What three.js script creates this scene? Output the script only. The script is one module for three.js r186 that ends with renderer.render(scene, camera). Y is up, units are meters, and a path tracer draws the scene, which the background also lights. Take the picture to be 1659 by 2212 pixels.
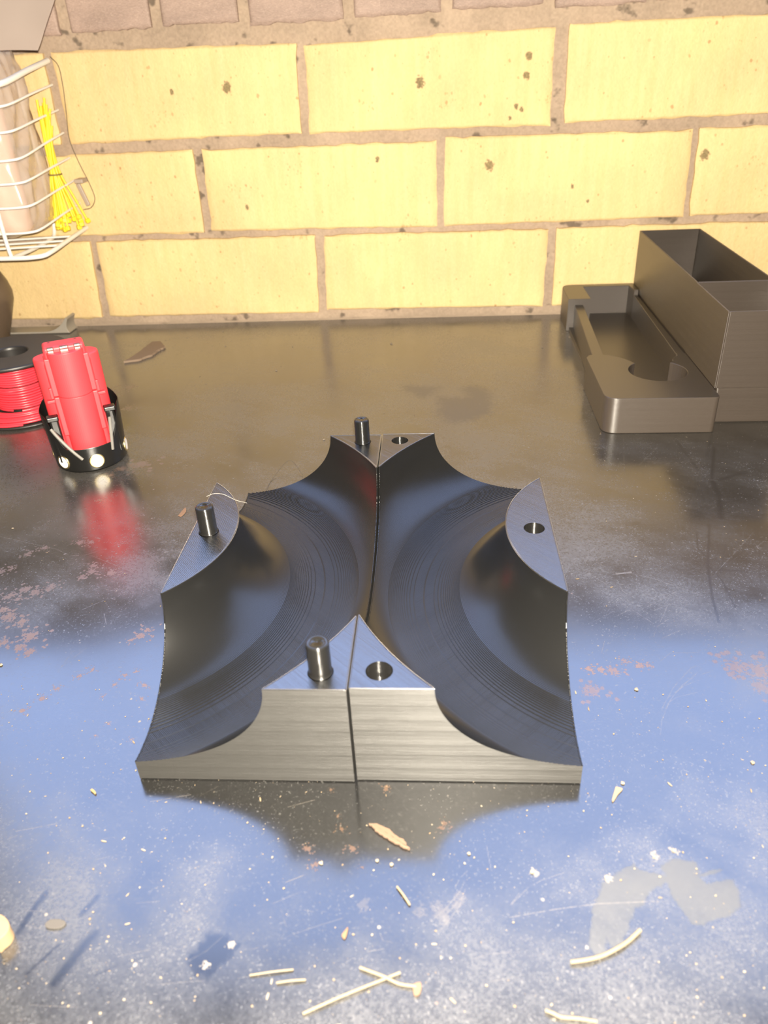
import * as THREE from 'three';
import { mergeGeometries } from 'three/addons/utils/BufferGeometryUtils.js';
import { RoundedBoxGeometry } from 'three/addons/geometries/RoundedBoxGeometry.js';

// ---------------------------------------------------------------- camera, sky, sun, exposure
// metres; y = 0 is the bench top, z = 0 the face of the brick wall behind it
const scene = new THREE.Scene();
const camera = new THREE.PerspectiveCamera(67.77, 1659 / 2212, 0.01, 200);
camera.position.set(0.5056, 0.2427, 0.8106);
camera.rotation.order = 'YXZ';
camera.rotation.set(-0.53841, 0.09342, -0.05234);
camera.focus = 0.43;
camera.userData.fStop = 14;
scene.add(camera);

const renderer = new THREE.WebGLRenderer();
renderer.toneMapping = THREE.LinearToneMapping;
renderer.toneMappingExposure = 1.0;
renderer.shadowMap.enabled = true;

{ // deep blue evening sky, seen through the window over the bench
  const w = 256, h = 128, d = new Float32Array(w * h * 4), hor = [2.75, 3.45, 5.5], zen = [2.3, 3.2, 5.8];
  for (let j = 0; j < h; j++) for (let i = 0; i < w; i++) {
    const e = Math.max(0, ((j + 0.5) / h - 0.5) * 2), t = Math.pow(e, 0.5), k = (j * w + i) * 4;
    for (let c = 0; c < 3; c++) d[k + c] = hor[c] + (zen[c] - hor[c]) * t;
    d[k + 3] = 1;
  }
  const t = new THREE.DataTexture(d, w, h, THREE.RGBAFormat, THREE.FloatType);
  t.mapping = THREE.EquirectangularReflectionMapping; t.magFilter = THREE.LinearFilter; t.minFilter = THREE.LinearFilter; t.needsUpdate = true;
  scene.background = t;
}
// the lamp of the phone that took the picture, beside its lens: nearest to the wall it lights is the brightest patch of brick
const torch = new THREE.PointLight(new THREE.Color(1.0, 0.9, 0.74), 4.5, 0, 2);
torch.position.set(0.51, 0.257, 0.815); torch.castShadow = true; torch.shadow.radius = 0.2; torch.shadow.camera.near = 0.02;
scene.add(torch);

// ---------------------------------------------------------------- helpers
let seed = 12345;
const rnd = () => ((seed = (seed * 1664525 + 1013904223) >>> 0) / 4294967296);
const rr = (a, b) => a + (b - a) * rnd();
const hash = (x, y) => { let n = Math.imul(x, 374761393) + Math.imul(y, 668265263) | 0; n = Math.imul(n ^ (n >>> 13), 1274126177); return ((n ^ (n >>> 16)) >>> 0) / 4294967296; };
function vnoise(x, y) {
  const xi = Math.floor(x), yi = Math.floor(y); let fx = x - xi, fy = y - yi; fx = fx * fx * (3 - 2 * fx); fy = fy * fy * (3 - 2 * fy);
  const a = hash(xi, yi), b = hash(xi + 1, yi), c = hash(xi, yi + 1), e = hash(xi + 1, yi + 1);
  return a + (b - a) * fx + (c - a) * fy + (a - b - c + e) * fx * fy;
}
const fbm = (x, y, o = 4) => { let s = 0, a = 0.5, n = 0; for (let i = 0; i < o; i++) { s += a * vnoise(x, y); n += a; a *= 0.5; x = x * 2.03 + 17.3; y = y * 2.03 + 9.1; } return s / n; };
const sm = (a, b, x) => { x = Math.min(1, Math.max(0, (x - a) / (b - a))); return x * x * (3 - 2 * x); };
const lin = (r, g, b) => new THREE.Color().setRGB(r, g, b);
const names = {};
const numbered = (n) => { const k = names[n] = (names[n] ?? -1) + 1; return k ? n + '_' + String(k).padStart(3, '0') : n; };
function shade(o) { o.castShadow = true; o.receiveShadow = true; return o; }
function part(name, geometry, material, parent, label) { const m = shade(new THREE.Mesh(geometry, material)); m.name = name; if (label) m.userData.label = label; parent.add(m); return m; }
function thing(name, label, category, pos = [0, 0, 0], turn = 0, group) {
  const o = new THREE.Group(); o.name = numbered(name); o.position.set(...pos); o.rotation.y = turn; o.userData = { label, category }; if (group) o.userData.group = group; scene.add(o); return o;
}
function single(name, geometry, material, label, category, group) {
  const m = shade(new THREE.Mesh(geometry, material)); m.name = numbered(name); m.userData = { label, category }; if (group) m.userData.group = group; scene.add(m); return m;
}
function struct(name, geometry, material) { const m = shade(geometry ? new THREE.Mesh(geometry, material) : new THREE.Group()); m.name = name; m.userData.kind = 'structure'; scene.add(m); return m; }
const box = (x0, x1, y0, y1, z0, z1) => new THREE.BoxGeometry(x1 - x0, y1 - y0, z1 - z0).translate((x0 + x1) / 2, (y0 + y1) / 2, (z0 + z1) / 2);
const V = (x, y, z) => new THREE.Vector3(x, y, z);
function tube(pts, r, seg = 24, rad = 8, closed = false) {
  const c = new THREE.CatmullRomCurve3(pts.map((p) => (p.isVector3 ? p : V(...p))), closed, 'centripetal');
  return new THREE.TubeGeometry(c, seg, r, rad, closed);
}
function bentTube(pts, r, seg = 8, rad = 8) { // straight runs
  const p = new THREE.CurvePath(); for (let i = 1; i < pts.length; i++) p.add(new THREE.LineCurve3(V(...pts[i - 1]), V(...pts[i])));
  return new THREE.TubeGeometry(p, seg, r, rad, false);
}
function buildGeo(P, N, U, I, groups) {
  const g = new THREE.BufferGeometry();
  g.setAttribute('position', new THREE.Float32BufferAttribute(P, 3)); g.setAttribute('normal', new THREE.Float32BufferAttribute(N, 3)); g.setAttribute('uv', new THREE.Float32BufferAttribute(U, 2));
  for (let k = 0; k < I.length; k += 3) { // wind every face the way its normal points
    const a = 3 * I[k], b = 3 * I[k + 1], c = 3 * I[k + 2], ux = P[b] - P[a], uy = P[b + 1] - P[a + 1], uz = P[b + 2] - P[a + 2], vx = P[c] - P[a], vy = P[c + 1] - P[a + 1], vz = P[c + 2] - P[a + 2];
    if ((uy * vz - uz * vy) * N[a] + (uz * vx - ux * vz) * N[a + 1] + (ux * vy - uy * vx) * N[a + 2] < 0) { const t = I[k + 1]; I[k + 1] = I[k + 2]; I[k + 2] = t; }
  }
  g.setIndex(I); if (groups) for (const q of groups) g.addGroup(...q); return g;
}
function texOf(w, h, fn, srgb) { // fn(i, j) -> [r, g, b] 0..1
  const d = new Uint8Array(w * h * 4);
  for (let j = 0; j < h; j++) for (let i = 0; i < w; i++) { const c = fn(i, j), k = (j * w + i) * 4; for (let q = 0; q < 3; q++) d[k + q] = Math.max(0, Math.min(255, c[q] * 255 + 0.5)); d[k + 3] = 255; }
  const t = new THREE.DataTexture(d, w, h, THREE.RGBAFormat); t.magFilter = THREE.LinearFilter; t.minFilter = THREE.LinearFilter; t.wrapS = t.wrapT = THREE.RepeatWrapping; if (srgb) t.colorSpace = THREE.SRGBColorSpace; t.needsUpdate = true; return t;
}
const toS = (v) => (v <= 0.0031308 ? v * 12.92 : 1.055 * Math.pow(v, 1 / 2.4) - 0.055);

// ---------------------------------------------------------------- the place: a garage, dark behind the camera, with a window over the bench
{
  const plaster = new THREE.MeshStandardMaterial({ color: lin(0.16, 0.14, 0.12), roughness: 0.9 }), wood = new THREE.MeshStandardMaterial({ color: lin(0.09, 0.075, 0.06), roughness: 0.9 });
  const slab = new THREE.MeshStandardMaterial({ color: lin(0.25, 0.235, 0.21), roughness: 0.85 }), frame = new THREE.MeshStandardMaterial({ color: lin(0.25, 0.22, 0.19), roughness: 0.5 });
  struct('floor', box(-1.6, 2.9, -1.0, -0.9, -0.11, 3.2), slab); struct('ceiling', box(-1.6, 2.9, 1.6, 1.7, -0.11, 3.2), wood);
  struct('wall_left', box(-1.7, -1.5, -0.9, 1.6, -0.11, 3.2), plaster); struct('wall_right', box(2.8, 2.9, -0.9, 1.6, -0.11, 3.2), plaster); struct('wall_front', box(-1.5, 2.8, -0.9, 1.6, 3.1, 3.2), plaster);
  // above the coping: brickwork either side of the window and a lintel
  struct('wall_window_side', mergeGeometries([box(-1.5, -0.42, 0.386, 1.6, -0.11, -0.002), box(1.75, 2.8, 0.386, 1.6, -0.11, -0.002), box(-0.42, 1.75, 1.56, 1.6, -0.11, -0.002)]), plaster);
  const win = struct('window_1');
  part('window_frame', mergeGeometries([box(-0.42, 1.75, 0.386, 0.455, -0.1, -0.03), box(-0.42, 1.75, 1.53, 1.56, -0.1, -0.05), box(-0.42, -0.395, 0.455, 1.53, -0.1, -0.06), box(1.725, 1.75, 0.455, 1.53, -0.1, -0.06)]), frame, win);
  part('pane', box(-0.395, 1.725, 0.455, 1.53, -0.082, -0.079), new THREE.MeshPhysicalMaterial({ color: 0xffffff, roughness: 0, transmission: 1, thickness: 0, ior: 1.45 }), win);
}

// ---------------------------------------------------------------- brick wall
{
  const wall = struct('wall_back');
  // colours of the brick faces, one map over the stretch of wall in view; spots and burns where they are
  const X0 = -0.05, X1 = 0.95, Y0 = 0, Y1 = 0.4, TW = 2048, TH = 820;
  const spots = [[0.3011, 0.2235, 5], [0.2483, 0.2219, 2.5], [0.4838, 0.2202, 5], [0.5826, 0.2364, 3.5], [0.5813, 0.2216, 3.5], [0.5731, 0.1968, 2.5], [0.5779, 0.1943, 2.5], [0.5679, 0.1874, 2], [0.5491, 0.1474, 5], [0.752, 0.1491, 5], [0.6303, 0.1249, 2], [0.6465, 0.1117, 2], [0.3063, 0.1177, 2.5], [0.4411, 0.1564, 2.5]];
  const dots = []; for (let i = 0; i < 1700; i++) dots.push([rr(X0, X1), rr(Y0, 0.265), 0.3 + 1.1 * Math.pow(rnd(), 4), rr(0.2, 0.75)]);
  const m1 = new Float32Array(TW * TH), m2 = new Float32Array(TW * TH), px = TW / (X1 - X0);
  const stamp = (m, x, y, rmm, a, stretch = 1.3) => {
    const cx = (x - X0) * px, cy = (y - Y0) * px, R = rmm * 0.001 * px;
    for (let j = Math.floor(cy - R * 2); j <= cy + R * 2; j++) for (let i = Math.floor(cx - R * 2); i <= cx + R * 2; i++) {
      if (i < 0 || j < 0 || i >= TW || j >= TH) continue;
      const d = Math.hypot(i - cx, (j - cy) / stretch) / R + (vnoise(i * 0.35, j * 0.35) - 0.5) * 0.7; const v = a * (1 - sm(0.65, 1.1, d)); m[j * TW + i] = Math.max(m[j * TW + i], v);
    } };
  for (const [x, y, r] of spots) stamp(m1, x, y, r * 0.85, 0.95);
  for (const [x, y, r, a] of dots) stamp(m2, x, y, r, a);
  for (let i = 0; i < 14; i++) { const x = rr(0.2, 0.85), y = rr(0.03, 0.25); for (let k = 0; k < 12; k++) stamp(m2, x + rr(-0.008, 0.008), y + rr(-0.006, 0.006), rr(0.4, 0.9), rr(0.2, 0.5), 1.5); }
  const map = texOf(TW, TH, (i, j) => {
    const x = X0 + i / px, y = Y0 + j / px, n = fbm(x * 18, y * 18), f = fbm(x * 900, y * 500, 2), st = fbm(x * 220, y * 25, 3);
    let c = [0.68, 0.5, 0.25]; const v = 0.86 + 0.22 * n + 0.12 * (f - 0.5) + 0.1 * (st - 0.5);
    c = [c[0] * v, c[1] * v * (0.98 + 0.04 * n), c[2] * v * (0.94 + 0.1 * st)];
    const a = m2[j * TW + i], b = m1[j * TW + i], rim = b > 0.15 && b < 0.8 ? 0.5 : 0;
    c = c.map((q, k) => q * (1 - a) + a * [0.36, 0.2, 0.08][k]); c = c.map((q, k) => q * (1 - b) + b * (rim ? [0.16, 0.1, 0.06][k] : [0.2, 0.15, 0.07][k] * (0.5 + fbm(x * 900 + 4, y * 900, 2))));
    return c.map(toS);
  }, true);
  const brickMat = new THREE.MeshStandardMaterial({ map, roughness: 0.85, bumpMap: texOf(512, 512, (i, j) => { const v = 0.6 * fbm(i * 0.11, j * 0.11, 4) + 0.4 * fbm(i * 0.5, j * 0.35, 2); return [v, v, v]; }), bumpScale: 0.0007 });
  brickMat.bumpMap.repeat.set(3, 1.3);
  const mortarMap = texOf(1024, 512, (i, j) => { const n = fbm(i * 0.02, j * 0.02, 4), f = fbm(i * 0.35, j * 0.35, 3), d = sm(0.66, 0.8, fbm(i * 0.045 + 50, j * 0.06 + 8, 4)); const v = (0.7 + 0.35 * n + 0.3 * (f - 0.5)) * (1 - 0.6 * d); return [0.4 * v, 0.305 * v, 0.225 * v].map(toS); }, true);
  mortarMap.repeat.set(1.6, 3.2);
  const mortarMat = new THREE.MeshStandardMaterial({ map: mortarMap, roughness: 0.95, bumpMap: mortarMap, bumpScale: 0.002 });
  const darkMap = texOf(1024, 512, (i, j) => { const n = fbm(i * 0.012, j * 0.012, 4), f = fbm(i * 0.3, j * 0.3, 3), w = sm(0.7, 0.8, fbm(i * 0.5 + 9, j * 0.5, 2)) * 0.5; const v = 0.75 + 0.4 * n + 0.35 * (f - 0.5); return [0.345 * v + 0.18 * w, 0.25 * v + 0.15 * w, 0.205 * v + 0.12 * w].map(toS); }, true);
  darkMap.repeat.set(2, 4);
  const darkMat = new THREE.MeshStandardMaterial({ map: darkMap, roughness: 0.7, bumpMap: darkMap, bumpScale: 0.001 });
  // mortar body, recessed 4 mm behind the brick faces
  const ms = new THREE.PlaneGeometry(4, 0.385, 200, 40); { const p = ms.attributes.position, u = ms.attributes.uv; for (let i = 0; i < p.count; i++) { const x = p.getX(i) + 0.5, y = p.getY(i) + 0.1925; p.setXYZ(i, x, y, -0.0055 + 0.0022 * (fbm(x * 60, y * 60, 3) - 0.5)); u.setXY(i, x, y); } ms.computeVertexNormals(); }
  const body = part('mortar', mergeGeometries([ms, box(-1.5, 2.5, -0.9, 0.383, -0.11, -0.008)]), mortarMat, wall);
  body.geometry.attributes.uv; // uv in metres on the face
  // one brick: a front with soft, slightly ragged edges and real sides
  function brick(corners, depth, mat, name, s) {
    const nx = 30, ny = 12, P = [], U = [], I = [], [bl, br, tr, tl] = corners;
    for (let j = 0; j <= ny; j++) for (let i = 0; i <= nx; i++) {
      const e = (k, n) => (k === 0 ? 0 : k === 1 ? 0.012 : k === 2 ? 0.035 : k === n ? 1 : k === n - 1 ? 0.988 : k === n - 2 ? 0.965 : (k - 2) / (n - 4) * 0.93 + 0.035);
      const a = e(i, nx), b = e(j, ny);
      let x = (bl[0] * (1 - a) + br[0] * a) * (1 - b) + (tl[0] * (1 - a) + tr[0] * a) * b, y = (bl[1] * (1 - a) + br[1] * a) * (1 - b) + (tl[1] * (1 - a) + tr[1] * a) * b;
      const ei = i === 0 || i === nx, ej = j === 0 || j === ny, n1 = fbm(x * 130 + s, y * 130, 3) - 0.5, n2 = fbm(x * 130, y * 130 + s + 40, 3) - 0.5;
      if (ei) x += n1 * 0.0032; if (ej) y += n2 * 0.0035;
      let z = 0.0004 * (fbm(x * 40 + s, y * 40, 3) - 0.5); if (ei || ej) z -= 0.0022; else if (i === 1 || j === 1 || i === nx - 1 || j === ny - 1) z -= 0.0007;
      P.push(x, y, z); U.push((x - X0) / (X1 - X0), y / (Y1 - Y0));
    }
    const W = nx + 1; for (let j = 0; j < ny; j++) for (let i = 0; i < nx; i++) { const k = j * W + i; I.push(k, k + 1, k + W, k + 1, k + W + 1, k + W); }
    const ring = []; for (let i = 0; i < nx; i++) ring.push(i); for (let j = 0; j < ny; j++) ring.push(j * W + nx); for (let i = nx; i > 0; i--) ring.push(ny * W + i); for (let j = ny; j > 0; j--) ring.push(j * W);
    const b0 = P.length / 3; for (const k of ring) { P.push(P[3 * k], P[3 * k + 1], P[3 * k + 2], P[3 * k], P[3 * k + 1], -depth); U.push(U[2 * k], U[2 * k + 1], U[2 * k], U[2 * k + 1]); }
    for (let q = 0; q < ring.length; q++) { const a = b0 + 2 * q, b = b0 + 2 * ((q + 1) % ring.length); I.push(a, a + 1, b, b, a + 1, b + 1); }
    const g = new THREE.BufferGeometry(); g.setAttribute('position', new THREE.Float32BufferAttribute(P, 3)); g.setAttribute('uv', new THREE.Float32BufferAttribute(U, 2)); g.setIndex(I); g.computeVertexNormals();
    part(name, g, mat, wall);
  }
  // [bottom left, bottom right, top right, top left] of the bricks measured, rows from the bench up
  const rows = [[[[-0.5815,0.009],[-0.3515,0.009],[-0.3482,0.0886],[-0.5782,0.0886]],[[-0.342,0.009],[-0.112,0.009],[-0.1087,0.0886],[-0.3387,0.0886]],[[-0.1025,0.009],[0.1282,0.0077],[0.1328,0.0889],[-0.0992,0.0886]],[[0.137,0.009],[0.3704,0.0077],[0.3727,0.0873],[0.1403,0.0886]],[[0.3792,0.0105],[0.6093,0.0085],[0.6105,0.0864],[0.3818,0.087]],[[0.6188,0.0085],[0.8488,0.0085],[0.85,0.0864],[0.6183,0.087]],[[0.8583,0.0085],[1.0883,0.0085],[1.0895,0.0864],[0.8595,0.0864]]],[[[-0.4524,0.0953],[-0.2224,0.0953],[-0.2205,0.1717],[-0.4505,0.1717]],[[-0.2129,0.0953],[0.0171,0.0953],[0.019,0.1717],[-0.211,0.1717]],[[0.0266,0.0953],[0.2576,0.0942],[0.2588,0.172],[0.0285,0.1717]],[[0.2661,0.0953],[0.4985,0.0922],[0.4988,0.1704],[0.268,0.1717]],[[0.5055,0.0924],[0.7409,0.0934],[0.7384,0.1704],[0.5076,0.1729]],[[0.7465,0.0941],[0.9804,0.0934],[0.9779,0.1704],[0.7444,0.1717]],[[0.9899,0.0934],[1.2199,0.0934],[1.2174,0.1704],[0.9874,0.1704]]],[[[-0.3416,0.1816],[-0.1116,0.1816],[-0.1101,0.26],[-0.3401,0.26]],[[-0.1021,0.1816],[0.1279,0.1816],[0.1294,0.26],[-0.1006,0.26]],[[0.1374,0.1816],[0.3684,0.1824],[0.3705,0.2568],[0.1389,0.26]],[[0.3769,0.1817],[0.6057,0.18],[0.6054,0.2587],[0.3784,0.255]],[[0.6185,0.1811],[0.8485,0.1811],[0.8478,0.2592],[0.6178,0.2602]],[[0.858,0.1811],[1.088,0.1811],[1.0873,0.2592],[0.8573,0.2592]]]];
  let s = 0; for (const r of rows) for (const c of r) brick(c, 0.02, brickMat, 'brick', s += 7.7);
  const edges = [-0.3683, -0.2807, -0.1931, -0.1055, -0.0179, 0.0697, 0.1573, 0.2449, 0.3257, 0.4208, 0.5084, 0.5985, 0.6868, 0.7744, 0.862, 0.9496, 1.0372, 1.1248, 1.2124, 1.3];
  for (let i = 0; i + 1 < edges.length; i++) { const a = edges[i] + 0.0052, b = edges[i + 1] - 0.0052, y0 = 0.2735 + 0.0016 * Math.sin(i * 2.1), y1 = 0.385; brick([[a, y0], [b, y0 + 0.0006], [b - 0.0005, y1], [a + 0.0005, y1]], 0.11, darkMat, 'coping_brick', 300 + i * 5.3); }
}

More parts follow.
